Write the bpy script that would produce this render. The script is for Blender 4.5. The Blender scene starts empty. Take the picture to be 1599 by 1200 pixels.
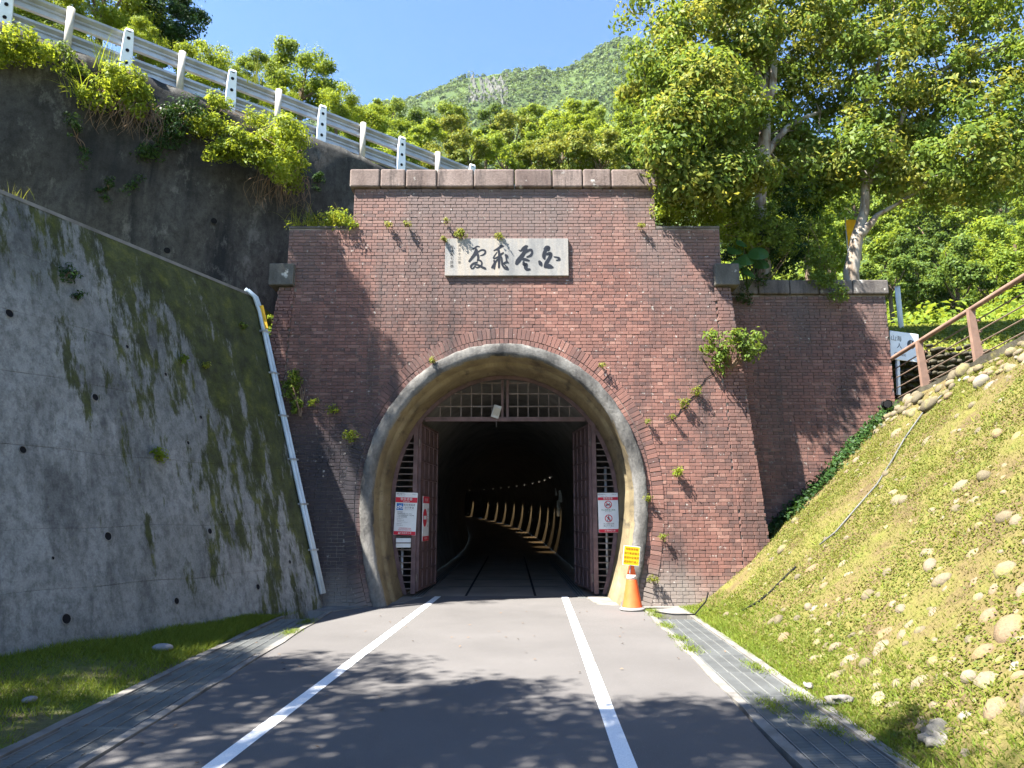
import bpy, bmesh, math, random
import numpy as np
from mathutils import Vector, Matrix, Euler
from mathutils import noise as mnoise
R = math.radians
rng = np.random.default_rng(7)
random.seed(7)
S = bpy.context.scene
COL = S.collection

# ------------------------------------------------------------------ camera, sky, sun, exposure
CAM_H, FPX, PITCH = 1.6, 1150.0, math.atan(205/1150.0)
cd = bpy.data.cameras.new('camera'); cam = bpy.data.objects.new('camera', cd); COL.objects.link(cam)
cd.sensor_width = 36.0; cd.lens = 36.0*FPX/1599.0; cd.clip_start = 0.05; cd.clip_end = 6000
cam.location = (0, 0, CAM_H); cam.rotation_euler = (R(90)+PITCH, 0, 0)
S.camera = cam
SUNV = Vector((0.60, 0.36, -1.0)).normalized()        # direction the light travels
W = bpy.data.worlds.new('World'); S.world = W; W.use_nodes = True
nt = W.node_tree; bg = nt.nodes['Background']
sky = nt.nodes.new('ShaderNodeTexSky'); sky.sky_type = 'NISHITA'; sky.sun_disc = False
sky.sun_elevation = math.asin(-SUNV.z); sky.sun_rotation = math.atan2(-SUNV.x, -SUNV.y)
sky.altitude = 300; sky.air_density = 1.1; sky.dust_density = 0.0; sky.ozone_density = 10.0
nt.links.new(sky.outputs[0], bg.inputs['Color']); bg.inputs['Strength'].default_value = 0.064
sd = bpy.data.lights.new('sun', 'SUN'); sd.energy = 5.0; sd.angle = R(0.53); sd.color = (1.0, 0.955, 0.88)
sun = bpy.data.objects.new('sun', sd); COL.objects.link(sun)
sun.rotation_euler = SUNV.to_track_quat('-Z', 'Y').to_euler(); sun.location = (-20, -12, 40)
S.view_settings.view_transform = 'Standard'; S.view_settings.look = 'None'
S.view_settings.exposure = 2.5; S.view_settings.gamma = 1.0; S.view_settings.use_curve_mapping = False

# ------------------------------------------------------------------ helpers
def ray(x, y):
    u = (x-799.5)/FPX; v = (600-y)/FPX
    return np.array((u, math.cos(PITCH)-v*math.sin(PITCH), math.sin(PITCH)+v*math.cos(PITCH)))
def at(x, y, Y):                       # the point of the place at distance Y that the photo shows there
    d = ray(x, y); p = d*(Y/d[1]); return Vector((p[0], p[1], p[2]+CAM_H))
def tag(o, label=None, cat=None, group=None, kind=None):
    if label: o['label'] = label
    if cat: o['category'] = cat
    if group: o['group'] = group
    if kind: o['kind'] = kind
    return o
def empty(name, loc, label, cat, group=None, rz=0):
    o = bpy.data.objects.new(name, None); COL.objects.link(o); o.location = loc; o.rotation_euler = (0, 0, rz)
    o.empty_display_size = 0.2
    return tag(o, label, cat, group)
def link(name, me, parent=None):
    o = bpy.data.objects.new(name, me); COL.objects.link(o)
    if parent is not None: o.parent = parent
    return o
def world_child(o, parent):            # geometry is written in world space: keep it there
    o.parent = parent
    o.matrix_parent_inverse = Matrix.Translation(-Vector(parent.location)) if not any(parent.rotation_euler) else (Matrix.LocRotScale(parent.location, parent.rotation_euler, None)).inverted()
    return o
class MB:
    def __init__(s): s.v = []; s.f = []
    def add(s, vs, fs):
        k = len(s.v); s.v += [tuple(v) for v in vs]; s.f += [tuple(i+k for i in f) for f in fs]
    def box(s, c, d, M=None):
        x, y, z = d[0]/2, d[1]/2, d[2]/2
        vs = [Vector((a*x, b*y, e*z)) for e in (-1, 1) for a, b in ((-1,-1),(1,-1),(1,1),(-1,1))]
        if M is not None: vs = [M @ v for v in vs]
        vs = [v+Vector(c) for v in vs]
        s.add(vs, [(0,3,2,1),(4,5,6,7),(0,1,5,4),(1,2,6,5),(2,3,7,6),(3,0,4,7)])
    def bar(s, a, b, w, h, up=(0,0,1)):
        a = Vector(a); b = Vector(b); d = (b-a); L = d.length; d.normalize()
        u = Vector(up); sx = d.cross(u)
        if sx.length < 1e-4: sx = d.cross(Vector((0,1,0)))
        sx.normalize(); uu = sx.cross(d)
        vs = [p+sx*(i*w/2)+uu*(j*h/2) for p in (a, b) for i, j in ((-1,-1),(1,-1),(1,1),(-1,1))]
        s.add(vs, [(0,1,2,3),(7,6,5,4),(0,4,5,1),(1,5,6,2),(2,6,7,3),(3,7,4,0)])
    def tube(s, pts, rad, n=6, cap=True):
        pts = [Vector(p) for p in pts]; m = len(pts)
        if not hasattr(rad, '__len__'): rad = [rad]*m
        rings = []; prev = None
        for i, p in enumerate(pts):
            d = (pts[min(i+1, m-1)]-pts[max(i-1, 0)]); d.normalize()
            a = prev if prev is not None else (Vector((1,0,0)) if abs(d.x) < .8 else Vector((0,1,0)))
            a = a-d*a.dot(d); a.normalize(); prev = a; b = d.cross(a)
            rings.append([p+(a*math.cos(6.2832*k/n)+b*math.sin(6.2832*k/n))*rad[i] for k in range(n)])
        vs = [v for r in rings for v in r]; fs = []
        for i in range(m-1):
            for k in range(n):
                k2 = (k+1) % n; fs.append((i*n+k, i*n+k2, (i+1)*n+k2, (i+1)*n+k))
        if cap: fs += [tuple(range(n-1, -1, -1)), tuple((m-1)*n+k for k in range(n))]
        s.add(vs, fs)
    def lathe(s, prof, n=20, c=(0,0,0)):
        vs = []; fs = []
        for r, z in prof:
            vs += [(c[0]+r*math.cos(6.2832*k/n), c[1]+r*math.sin(6.2832*k/n), c[2]+z) for k in range(n)]
        for i in range(len(prof)-1):
            for k in range(n):
                k2 = (k+1) % n; fs.append((i*n+k, i*n+k2, (i+1)*n+k2, (i+1)*n+k))
        fs += [tuple(range(n-1, -1, -1)), tuple((len(prof)-1)*n+k for k in range(n))]
        s.add(vs, fs)
    def grid(s, P):                     # P[i][j] points
        n, m = len(P), len(P[0]); k = len(s.v)
        s.v += [tuple(p) for r in P for p in r]
        s.f += [(k+i*m+j, k+i*m+j+1, k+(i+1)*m+j+1, k+(i+1)*m+j) for i in range(n-1) for j in range(m-1)]
    def mesh(s, name, mat, smooth=False):
        me = bpy.data.meshes.new(name); me.from_pydata(s.v, [], s.f)
        if mat is not None: me.materials.append(mat)
        if smooth: me.polygons.foreach_set('use_smooth', [True]*len(me.polygons))
        me.update(); return me
    def build(s, name, mat, parent=None, smooth=False, world=False):
        o = link(name, s.mesh(name, mat, smooth))
        if parent is not None:
            if world: world_child(o, parent)
            else: o.parent = parent
        return o
def bevel(o, w, seg=2):
    m = o.modifiers.new('bevel', 'BEVEL'); m.width = w; m.segments = seg; m.limit_method = 'ANGLE'
    return o
def npmesh(name, V, k, mat, smooth=False):   # V: (N,k,3) separate polygons
    N = V.shape[0]; me = bpy.data.meshes.new(name)
    me.vertices.add(N*k); me.vertices.foreach_set('co', np.ascontiguousarray(V, dtype=np.float32).ravel())
    me.loops.add(N*k); me.loops.foreach_set('vertex_index', np.arange(N*k, dtype=np.int32))
    me.polygons.add(N); me.polygons.foreach_set('loop_start', np.arange(0, N*k, k, dtype=np.int32))
    me.polygons.foreach_set('loop_total', np.full(N, k, dtype=np.int32))
    me.materials.append(mat); me.update(calc_edges=True); return me
def unit(a): return a/np.maximum(np.linalg.norm(a, axis=-1, keepdims=True), 1e-9)
def leaf_quads(P, Nrm, size, aspect=0.5, droop=0.4, fold=0.18):
    N = len(P); Nrm = unit(Nrm)
    t = rng.normal(size=(N, 3)); t[:, 2] -= droop
    t = unit(t-Nrm*np.sum(t*Nrm, axis=1, keepdims=True)); b = np.cross(Nrm, t)
    L = (np.asarray(size)*np.ones(N))[:, None]; w = L*aspect*.5
    base = P-t*L*.5; tip = P+t*L*.5-Nrm*L*fold*.6
    m = P-t*L*.06
    return np.stack([base, m+b*w+Nrm*L*fold*.5, tip, m-b*w+Nrm*L*fold*.5], axis=1)
def ellipsoid_pts(n, c, r, shell=0.55):
    d = unit(rng.normal(size=(n, 3))); rad = shell+(1-shell)*rng.random(n)**.6
    return np.array(c)+d*rad[:, None]*np.array(r), d
def foliage(clumps, outs, per, crad, lsize, aspect=.5, droop=.5, upbias=.35, fold=.18):
    n = len(clumps); P = np.repeat(clumps, per, axis=0); O = np.repeat(outs, per, axis=0)
    d = unit(rng.normal(size=(n*per, 3))); rad = rng.random(n*per)**.45
    sc = np.repeat(crad*(.6+.8*rng.random(n)), per)
    P = P+d*(rad*sc)[:, None]*np.array((1, 1, .75))
    Nn = d*.7+O*.45+rng.normal(size=d.shape)*.45; Nn[:, 2] += upbias
    return leaf_quads(P, Nn, lsize*(.6+.8*rng.random(n*per)), aspect, droop, fold)

# ------------------------------------------------------------------ materials
def mat_new(name, rough=.8, spec=.3):
    m = bpy.data.materials.new(name); m.use_nodes = True
    b = m.node_tree.nodes['Principled BSDF']; b.inputs['Roughness'].default_value = rough
    b.inputs['Specular IOR Level'].default_value = spec
    return m, m.node_tree, b
def N(t, typ, **kw):
    n = t.nodes.new('ShaderNode'+typ)
    for k, v in kw.items():
        if k in n.inputs.keys(): n.inputs[k].default_value = v
        else: setattr(n, k, v)
    return n
def ramp(t, fac, stops, interp='LINEAR'):
    n = t.nodes.new('ShaderNodeValToRGB'); n.color_ramp.interpolation = interp; e = n.color_ramp.elements
    while len(e) < len(stops): e.new(.5)
    for q, (p, c) in zip(e, stops):
        q.position = p; q.color = (c[0], c[1], c[2], 1) if hasattr(c, '__len__') else (c, c, c, 1)
    t.links.new(fac, n.inputs[0]); return n.outputs[0]
def noise(t, scale, detail=6, rough=.6, vec=None, dist=0):
    n = N(t, 'TexNoise', Scale=scale, Detail=detail, Roughness=rough, Distortion=dist)
    if vec is not None: t.links.new(vec, n.inputs['Vector'])
    return n.outputs['Fac']
def pos(t, scale=(1,1,1), loc=(0,0,0), rot=(0,0,0)):
    g = N(t, 'NewGeometry'); m = N(t, 'Mapping'); m.inputs['Scale'].default_value = scale
    m.inputs['Location'].default_value = loc; m.inputs['Rotation'].default_value = rot
    t.links.new(g.outputs['Position'], m.inputs['Vector']); return m.outputs[0]
def mix(t, fac, a, b, mode='MIX'):
    n = N(t, 'Mix', data_type='RGBA', blend_type=mode)
    for sock, v in ((n.inputs[0], fac), (n.inputs[6], a), (n.inputs[7], b)):
        if hasattr(v, 'is_linked'): t.links.new(v, sock)
        elif hasattr(v, '__len__'): sock.default_value = (v[0], v[1], v[2], 1)
        else: sock.default_value = v
    return n.outputs[2]
def math_(t, op, a, b=0.0, c=None):
    n = N(t, 'Math', operation=op)
    for i, v in enumerate((a, b, c)):
        if v is None: continue
        if hasattr(v, 'is_linked'): t.links.new(v, n.inputs[i])
        else: n.inputs[i].default_value = v
    return n.outputs[0]
def bump(t, b, h, strength=.3, dist=.02):
    n = N(t, 'Bump', Strength=strength, Distance=dist); t.links.new(h, n.inputs['Height']); t.links.new(n.outputs[0], b.inputs['Normal'])
def isl(t):                             # a random value for each separate piece, joined or not
    g = N(t, 'NewGeometry'); o = N(t, 'ObjectInfo')
    return math_(t, 'FRACT', math_(t, 'ADD', g.outputs['Random Per Island'], o.outputs['Random']))
def leaf_mat(name, c1, c2, c3, trans=.35, rough=.5, vscale=.5):
    m, t, b = mat_new(name, rough, .16)
    r = isl(t); base = ramp(t, r, [(0, c1), (.5, c2), (1, c3)])
    v = noise(t, vscale, 2, .5, pos(t)); base = mix(t, ramp(t, v, [(.35, 0), (.65, .55)]), base, c1)
    t.links.new(base, b.inputs['Base Color'])
    tr = N(t, 'BsdfTranslucent'); lum = mix(t, .5, base, (c3[0]*1.25, c3[1]*1.15, c3[2]*.5)); t.links.new(lum, tr.inputs[0])
    ms = N(t, 'MixShader'); ms.inputs[0].default_value = trans
    t.links.new(b.outputs[0], ms.inputs[1]); t.links.new(tr.outputs[0], ms.inputs[2])
    t.links.new(ms.outputs[0], t.nodes['Material Output'].inputs[0]); return m
def plain(name, c, rough=.7, spec=.3, var=.25, scale=6., metal=0, bmp=.1):
    m, t, b = mat_new(name, rough, spec); v = noise(t, scale, 5, .6, pos(t))
    t.links.new(mix(t, ramp(t, v, [(.3, 0), (.7, 1)]), [x*(1-var) for x in c], [min(1, x*(1+var)) for x in c]), b.inputs['Base Color'])
    b.inputs['Metallic'].default_value = metal
    if bmp: bump(t, b, noise(t, scale*8, 4, .6, pos(t)), bmp, .01)
    return m
M = {}
M['leaf_tree'] = leaf_mat('leaf_tree', (.075,.125,.02), (.135,.205,.032), (.22,.28,.045), .45, .5)
M['leaf_tree_warm'] = leaf_mat('leaf_tree_warm', (.125,.165,.026), (.22,.255,.042), (.34,.32,.075), .47, .5)
M['leaf_dark'] = leaf_mat('leaf_dark', (.015,.04,.010), (.03,.07,.016), (.055,.105,.022), .25, .45)
M['leaf_bright'] = leaf_mat('leaf_bright', (.12,.185,.018), (.22,.295,.03), (.33,.375,.042), .5, .5)
M['leaf_yellow'] = leaf_mat('leaf_yellow', (.10,.14,.02), (.18,.22,.03), (.28,.27,.05), .4, .55)
M['leaf_hill'] = leaf_mat('leaf_hill', (.10,.16,.02), (.18,.25,.03), (.28,.33,.042), .45, .55, .12)
M['leaf_hill_dark'] = leaf_mat('leaf_hill_dark', (.055,.10,.018), (.10,.16,.026), (.16,.21,.034), .4, .55, .12)
M['leaf_far'] = leaf_mat('leaf_far', (.055,.095,.024), (.09,.14,.03), (.14,.185,.038), .25, .6, .012)
M['leaf_big'] = leaf_mat('leaf_big', (.03,.08,.02), (.05,.11,.025), (.07,.14,.03), .3, .3)
M['grass_dry'] = leaf_mat('grass_dry', (.075,.098,.014), (.125,.14,.02), (.18,.17,.038), .3, .6, 1.6)
M['grass_green'] = leaf_mat('grass_green', (.085,.135,.016), (.15,.205,.024), (.23,.27,.042), .4, .6, 1.2)
M['root'] = plain('root', (.16,.11,.075), .9, .1)
def bark():
    m, t, b = mat_new('pale_bark', .8, .2)
    v = noise(t, 5, 6, .65, pos(t, (1, 1, .3)))
    t.links.new(ramp(t, v, [(.36, (.09,.058,.038)), (.45, (.19,.145,.105)), (.55, (.29,.26,.22)), (.75, (.37,.345,.31))]), b.inputs['Base Color'])
    bump(t, b, v, .35, .03); return m
M['bark'] = bark()
M['bark_dark'] = plain('bark_dark', (.12,.085,.06), .9, .1)
def brick_mat(name, shade=1.0, shade_stain=0.0):
    m, t, b = mat_new(name, .85, .2)
    r = isl(t)
    c = ramp(t, r, [(0, (.115,.066,.058)), (.18, (.155,.082,.068)), (.5, (.185,.092,.074)), (.85, (.215,.108,.086)), (1, (.26,.145,.115))])
    g1 = noise(t, .55, 5, .62, pos(t, (1.0, 1, .5), (3.1, 0, 7.7)))
    c = mix(t, ramp(t, g1, [(.42, 0), (.62, .72)]), c, (.085,.06,.055))            # soot and age
    g2 = noise(t, 1.2, 6, .65, pos(t, (2.6, 1, .28), (1.7, 0, 0)))
    c = mix(t, ramp(t, g2, [(.50, 0), (.74, .8)]), c, (.045,.038,.038))            # run-down streaks
    sx = N(t, 'SeparateXYZ'); t.links.new(pos(t), sx.inputs[0])
    up = math_(t, 'MULTIPLY_ADD', sx.outputs[2], .42, -2.25)                        # upper courses are greyer with lichen
    up = math_(t, 'ADD', up, math_(t, 'MULTIPLY', math_(t, 'SUBTRACT', g1, .5), 2.2)); 
    c = mix(t, math_(t, 'MULTIPLY', ramp(t, up, [(0, 0), (1, 1)]), .6), c, (.175,.14,.13))
    if shade_stain:
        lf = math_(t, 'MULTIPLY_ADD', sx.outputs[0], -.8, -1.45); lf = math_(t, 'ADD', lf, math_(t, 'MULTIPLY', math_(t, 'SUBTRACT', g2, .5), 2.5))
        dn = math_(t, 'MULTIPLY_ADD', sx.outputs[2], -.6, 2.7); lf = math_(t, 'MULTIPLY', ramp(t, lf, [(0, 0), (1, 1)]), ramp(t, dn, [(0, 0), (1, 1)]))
        c = mix(t, math_(t, 'MULTIPLY', lf, .9), c, (.03,.03,.036))               # black damp grime plus painted shade of the concrete wall, lower left
        rt = math_(t, 'ADD', math_(t, 'MULTIPLY_ADD', sx.outputs[2], -1.6, 1.25), math_(t, 'MULTIPLY', math_(t, 'SUBTRACT', g1, .5), 2.5))
        c = mix(t, math_(t, 'MULTIPLY', ramp(t, rt, [(0, 0), (1, 1)]), .55), c, (.30,.27,.235))   # salt bloom at the foot
    sp = noise(t, 14, 3, .6, pos(t)); c = mix(t, ramp(t, sp, [(.66, 0), (.73, .7)]), c, (.42,.40,.36))
    fine = noise(t, 60, 4, .7, pos(t)); c = mix(t, .22, c, ramp(t, fine, [(.2, 0.25), (.8, .75)]), 'SOFT_LIGHT')
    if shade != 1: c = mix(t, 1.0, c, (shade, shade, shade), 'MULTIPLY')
    t.links.new(c, b.inputs['Base Color']); bump(t, b, fine, .35, .01); return m
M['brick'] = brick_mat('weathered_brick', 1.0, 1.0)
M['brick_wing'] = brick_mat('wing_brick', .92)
def mortar():
    m, t, b = mat_new('mortar', .95, .1); v = noise(t, .9, 6, .65, pos(t, (1.5, 1, .6)))
    t.links.new(ramp(t, v, [(.30, (.06,.052,.048)), (.46, (.16,.135,.12)), (.62, (.32,.285,.255))]), b.inputs['Base Color'])
    bump(t, b, noise(t, 50, 4, .6, pos(t)), .4, .01); return m
M['mortar'] = mortar()
def brick_tex():
    m, t, b = mat_new('return_brick', .9, .15); g = N(t, 'NewGeometry'); s = N(t, 'SeparateXYZ'); t.links.new(g.outputs['Position'], s.inputs[0])
    cb = N(t, 'CombineXYZ'); t.links.new(math_(t, 'ADD', s.outputs[0], s.outputs[1]), cb.inputs[0]); t.links.new(s.outputs[2], cb.inputs[1])
    bt = N(t, 'TexBrick', Scale=1.0); t.links.new(cb.outputs[0], bt.inputs['Vector'])
    for k, v in {'Mortar Size': .008, 'Brick Width': .23, 'Row Height': .067}.items(): bt.inputs[k].default_value = v
    bt.inputs['Color1'].default_value = (.22,.085,.06,1); bt.inputs['Color2'].default_value = (.11,.05,.042,1); bt.inputs['Mortar'].default_value = (.2,.17,.15,1)
    t.links.new(bt.outputs[0], b.inputs['Base Color']); return m
M['return'] = brick_tex()
def stone(name, c0, c1, lich=(.55,.53,.48), sc=1.6):
    m, t, b = mat_new(name, .9, .15); v = noise(t, sc, 7, .65, pos(t, (1, 1, .6)))
    c = ramp(t, v, [(.32, c0), (.68, c1)])
    c = mix(t, ramp(t, noise(t, 3.2, 4, .55, pos(t)), [(.64, 0), (.70, .85)]), c, lich)
    c = mix(t, ramp(t, noise(t, 1.9, 6, .7, pos(t, (2.5, 1, .4), (9, 2, 1))), [(.52, 0), (.7, .8)]), c, (.035,.03,.03))
    f = noise(t, 30, 5, .7, pos(t)); c = mix(t, .4, c, ramp(t, f, [(.2, .1), (.8, .75)]), 'OVERLAY')
    t.links.new(c, b.inputs['Base Color']); bump(t, b, f, .55, .02); return m
M['coping'] = stone('coping_stone', (.11,.08,.07), (.25,.195,.17))
M['coping_dark'] = stone('coping_dark', (.07,.062,.058), (.17,.15,.135))
M['cap'] = stone('cap_stone', (.08,.075,.065), (.16,.15,.13), sc=2.5)
def rim_mat():
    m, t, b = mat_new('rim_concrete', .9, .15); v = noise(t, 1.4, 7, .68, pos(t, (1, 1, .55)))
    c = ramp(t, v, [(.36, (.03,.03,.03)), (.47, (.09,.086,.08)), (.58, (.165,.158,.145)), (.75, (.25,.238,.215))])
    f = noise(t, 22, 6, .7, pos(t)); c = mix(t, .45, c, ramp(t, f, [(.2, .08), (.8, .8)]), 'OVERLAY')
    t.links.new(c, b.inputs['Base Color']); bump(t, b, f, .6, .02); return m
M['rim'] = rim_mat()
def lining_mat():
    m, t, b = mat_new('ochre_lining', .9, .1); v = noise(t, 1.1, 7, .66, pos(t, (1.2, .5, 1.0)), .8)
    c = ramp(t, v, [(.30, (.06,.05,.036)), (.42, (.15,.12,.072)), (.6, (.23,.188,.11)), (.75, (.29,.255,.18))])
    k = noise(t, 2.6, 6, .7, pos(t, (1, .3, 1.6), (4, 4, 4))); c = mix(t, ramp(t, k, [(.55, 0), (.68, .8)]), c, (.06,.05,.042))
    t.links.new(c, b.inputs['Base Color']); bump(t, b, noise(t, 14, 5, .7, pos(t)), .4, .02); return m
M['lining'] = lining_mat()
M['tunnel'] = plain('tunnel_concrete', (.16,.155,.145), .9, .1, .3, 1.5)
M['tunnel_floor'] = plain('tunnel_floor', (.20,.175,.15), .85, .2, .22, 1.2)
def wall_mat(name, light, dark, moss_amt, streak):
    m, t, b = mat_new(name, .92, .1)
    v = noise(t, .5, 7, .66, pos(t, (1, 1, .8)))
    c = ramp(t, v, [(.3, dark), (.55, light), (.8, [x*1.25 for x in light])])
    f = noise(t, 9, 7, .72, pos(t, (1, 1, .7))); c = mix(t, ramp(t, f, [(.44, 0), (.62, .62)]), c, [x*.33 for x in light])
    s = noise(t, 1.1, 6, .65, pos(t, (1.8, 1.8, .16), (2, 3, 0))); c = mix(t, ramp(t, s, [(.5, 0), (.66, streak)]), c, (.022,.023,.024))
    if not moss_amt:
        c = mix(t, ramp(t, noise(t, 2.2, 8, .75, pos(t, (1, 1, .55), (7, 1, 3))), [(.56, 0), (.66, .6)]), c, (.17,.165,.15))
    if moss_amt:
        sx = N(t, 'SeparateXYZ'); t.links.new(pos(t), sx.inputs[0])
        mm = math_(t, 'MULTIPLY_ADD', noise(t, 1.5, 8, .72, pos(t, (2.2, 2.2, .30), (0, 5, 2))), 2.3, -.65)
        a = math_(t, 'MULTIPLY_ADD', sx.outputs[1], .13, -1.66); hi = math_(t, 'MULTIPLY_ADD', sx.outputs[2], .075, -.12)
        mk = math_(t, 'ADD', math_(t, 'ADD', mm, a), hi)
        mc = ramp(t, noise(t, 3.5, 5, .7, pos(t)), [(.35, (.024,.028,.008)), (.55, (.055,.062,.012)), (.72, (.12,.125,.018))])
        c = mix(t, math_(t, 'MULTIPLY', ramp(t, mk, [(.34, 0), (.50, 1)]), moss_amt), c, mc)
    g = noise(t, 45, 5, .7, pos(t)); c = mix(t, .4, c, ramp(t, g, [(.2, .1), (.8, .8)]), 'OVERLAY')
    t.links.new(c, b.inputs['Base Color'])
    h = math_(t, 'ADD', math_(t, 'MULTIPLY', f, 1.5), g); bump(t, b, h, .5, .02); return m
M['wall_near'] = wall_mat('mossy_concrete', (.27,.268,.25), (.13,.135,.125), .88, .5)
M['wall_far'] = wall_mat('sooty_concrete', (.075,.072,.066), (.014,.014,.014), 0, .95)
def asphalt():
    m, t, b = mat_new('asphalt', .85, .25); v = noise(t, .45, 6, .6, pos(t)); f = noise(t, 160, 3, .75, pos(t)); k = noise(t, 60, 2, .5, pos(t))
    c = ramp(t, v, [(.3, (.088,.083,.080)), (.7, (.118,.111,.107))]); c = mix(t, .75, c, ramp(t, f, [(.25, .18), (.75, .82)]), 'OVERLAY')
    c = mix(t, ramp(t, k, [(.69, 0), (.75, .55)]), c, (.34,.33,.32))
    p = noise(t, 1.3, 6, .6, pos(t, (1, .35, 1))); c = mix(t, ramp(t, p, [(.58, 0), (.72, .35)]), c, (.066,.062,.06))
    t.links.new(c, b.inputs['Base Color']); bump(t, b, f, .5, .006); return m
M['asphalt'] = asphalt()
def paint():
    m, t, b = mat_new('road_paint', .7, .3); f = noise(t, 120, 3, .7, pos(t)); w = noise(t, 6, 6, .7, pos(t))
    c = ramp(t, f, [(.25, (.55,.55,.54)), (.6, (.78,.78,.76))]); c = mix(t, ramp(t, w, [(.62, 0), (.75, .6)]), c, (.3,.29,.28))
    t.links.new(c, b.inputs['Base Color']); return m
M['paint'] = paint()
M['kerb'] = plain('kerb_concrete', (.17,.16,.145), .9, .15, .35, 3)
M['grate'] = plain('galvanised_grate', (.15,.155,.15), .65, .3, .25, 2, .1)
M['channel'] = plain('channel_floor', (.13,.125,.10), .95, .1, .4, 4)
def soil(name, cs, sc=1.2):
    m, t, b = mat_new(name, .95, .1); v = noise(t, sc, 8, .68, pos(t))
    c = ramp(t, v, [(.3, cs[0]), (.45, cs[1]), (.6, cs[2]), (.75, cs[3])]); f = noise(t, 28, 5, .7, pos(t))
    c = mix(t, .5, c, ramp(t, f, [(.2, .1), (.8, .85)]), 'OVERLAY'); t.links.new(c, b.inputs['Base Color']); bump(t, b, f, .8, .03); return m
M['slope'] = soil('mossy_slope', [(.085,.06,.034), (.125,.097,.042), (.13,.122,.034), (.10,.118,.024)], 1.6)
M['verge'] = soil('verge_soil', [(.09,.075,.045), (.11,.105,.05), (.10,.13,.03), (.08,.125,.025)])
M['hill'] = soil('hill_soil', [(.03,.05,.014), (.045,.07,.018), (.06,.09,.02), (.05,.08,.02)], .05)
M['grassbank'] = soil('grass_bank', [(.12,.13,.03), (.17,.18,.035), (.22,.21,.05), (.17,.19,.035)], .8)
M['cobble'] = None
def cobble():
    m, t, b = mat_new('river_cobble', .85, .2); o = N(t, 'ObjectInfo'); r = isl(t)
    c = ramp(t, r, [(0, (.095,.08,.052)), (.35, (.13,.105,.065)), (.6, (.16,.13,.09)), (.85, (.155,.105,.06)), (1, (.21,.19,.15))])
    v = noise(t, 5, 6, .65, pos(t)); c = mix(t, ramp(t, v, [(.5, 0), (.68, .7)]), c, (.20,.185,.06))
    f = noise(t, 40, 5, .7, pos(t)); c = mix(t, .5, c, ramp(t, f, [(.2, .12), (.8, .85)]), 'OVERLAY')
    t.links.new(c, b.inputs['Base Color']); bump(t, b, f, .4, .02); return m
M['cobble'] = cobble()
M['stone_dark'] = stone('dry_stone', (.03,.028,.02), (.09,.08,.055), (.16,.14,.05), 2.2)
M['rock'] = stone('grey_rock', (.13,.12,.10), (.27,.25,.22), (.36,.35,.32), 4)
M['grey_stone'] = plain('grey_river_stone', (.20,.195,.20), .8, .2, .15, 8)
M['cliff'] = stone('cliff_rock', (.03,.04,.025), (.13,.125,.11), (.17,.165,.15), .09)
M['steel_old'] = plain('maroon_steel', (.135,.085,.085), .6, .35, .35, 5, .2, .2)
M['grille'] = plain('grille_steel', (.16,.125,.11), .6, .35, .35, 9, .2, .1)
M['galv'] = plain('galvanised_rail', (.40,.405,.41), .5, .5, .22, 3, .45, .1)
M['white_post'] = plain('white_post', (.78,.81,.84), .45, .4, .06, 4)
M['grey_post'] = plain('grey_post', (.42,.39,.34), .8, .2, .3, 4)
M['black'] = plain('black', (.012,.012,.013), .9, .1, .2)
M['ink'] = plain('black_lacquer', (.009,.010,.014), .45, .35, .3)
M['ink_small'] = plain('faded_ink', (.05,.048,.05), .8, .2, .3)
def plaque_mat():
    m, t, b = mat_new('plaque_marble', .7, .25); v = noise(t, 1.6, 6, .6, pos(t, (2.2, 1, .35)))
    c = ramp(t, v, [(.32, (.16,.16,.157)), (.5, (.235,.225,.21)), (.68, (.31,.27,.22))])
    f = noise(t, 45, 4, .7, pos(t)); c = mix(t, .3, c, ramp(t, f, [(.2, .1), (.8, .85)]), 'OVERLAY'); t.links.new(c, b.inputs['Base Color']); return m
M['plaque'] = plaque_mat()
M['sign_white'] = plain('sign_white', (.72,.75,.77), .5, .35, .06, 6, 0, 0)
M['sign_red'] = plain('sign_red', (.58,.018,.045), .5, .35, .1, 6, 0, 0)
M['sign_blue'] = plain('sign_blue', (.02,.16,.50), .5, .35, .1, 6, 0, 0)
M['sign_grey'] = plain('sign_text', (.06,.07,.08), .6, .2, .1, 6, 0, 0)
M['sign_green'] = plain('sign_green', (.03,.16,.09), .6, .2, .1, 6, 0, 0)
M['sign_yellow'] = plain('sign_yellow', (.46,.35,.006), .5, .35, .05, 6, 0, 0)
M['text_orange'] = plain('text_red', (.24,.025,.004), .6, .2, .1, 6, 0, 0)
M['cone'] = plain('cone_orange', (.80,.115,.028), .5, .4, .15, 7)
M['cone_band'] = plain('worn_band', (.62,.47,.42), .7, .3, .25, 14)
M['rubber'] = plain('cone_base', (.22,.21,.20), .8, .2)
M['pvc'] = plain('pvc_pipe', (.46,.53,.58), .45, .4, .12, 5)
M['yellow_board'] = plain('yellow_board', (.62,.36,.02), .6, .3, .3, 5)
M['rail_brown'] = plain('brown_rail', (.20,.125,.092), .6, .3, .25, 5)
M['rail_dark'] = plain('dark_handrail', (.16,.10,.075), .55, .4, .3, 6)
M['cable'] = plain('cable_steel', (.20,.145,.11), .5, .5, .2, 6, .3)
M['hose'] = plain('grey_hose', (.10,.10,.095), .6, .3)
M['lamp_glow'] = bpy.data.materials.new('lamp_glow'); M['lamp_glow'].use_nodes = True
_b = M['lamp_glow'].node_tree.nodes['Principled BSDF']; _b.inputs['Emission Color'].default_value = (1, .86, .65, 1); _b.inputs['Emission Strength'].default_value = .2
M['banner'] = plain('yellow_banner', (.75,.42,.01), .6, .3, .15, 9)
M['hut_wall'] = plain('hut_wall', (.20,.10,.06), .8, .2)
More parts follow.
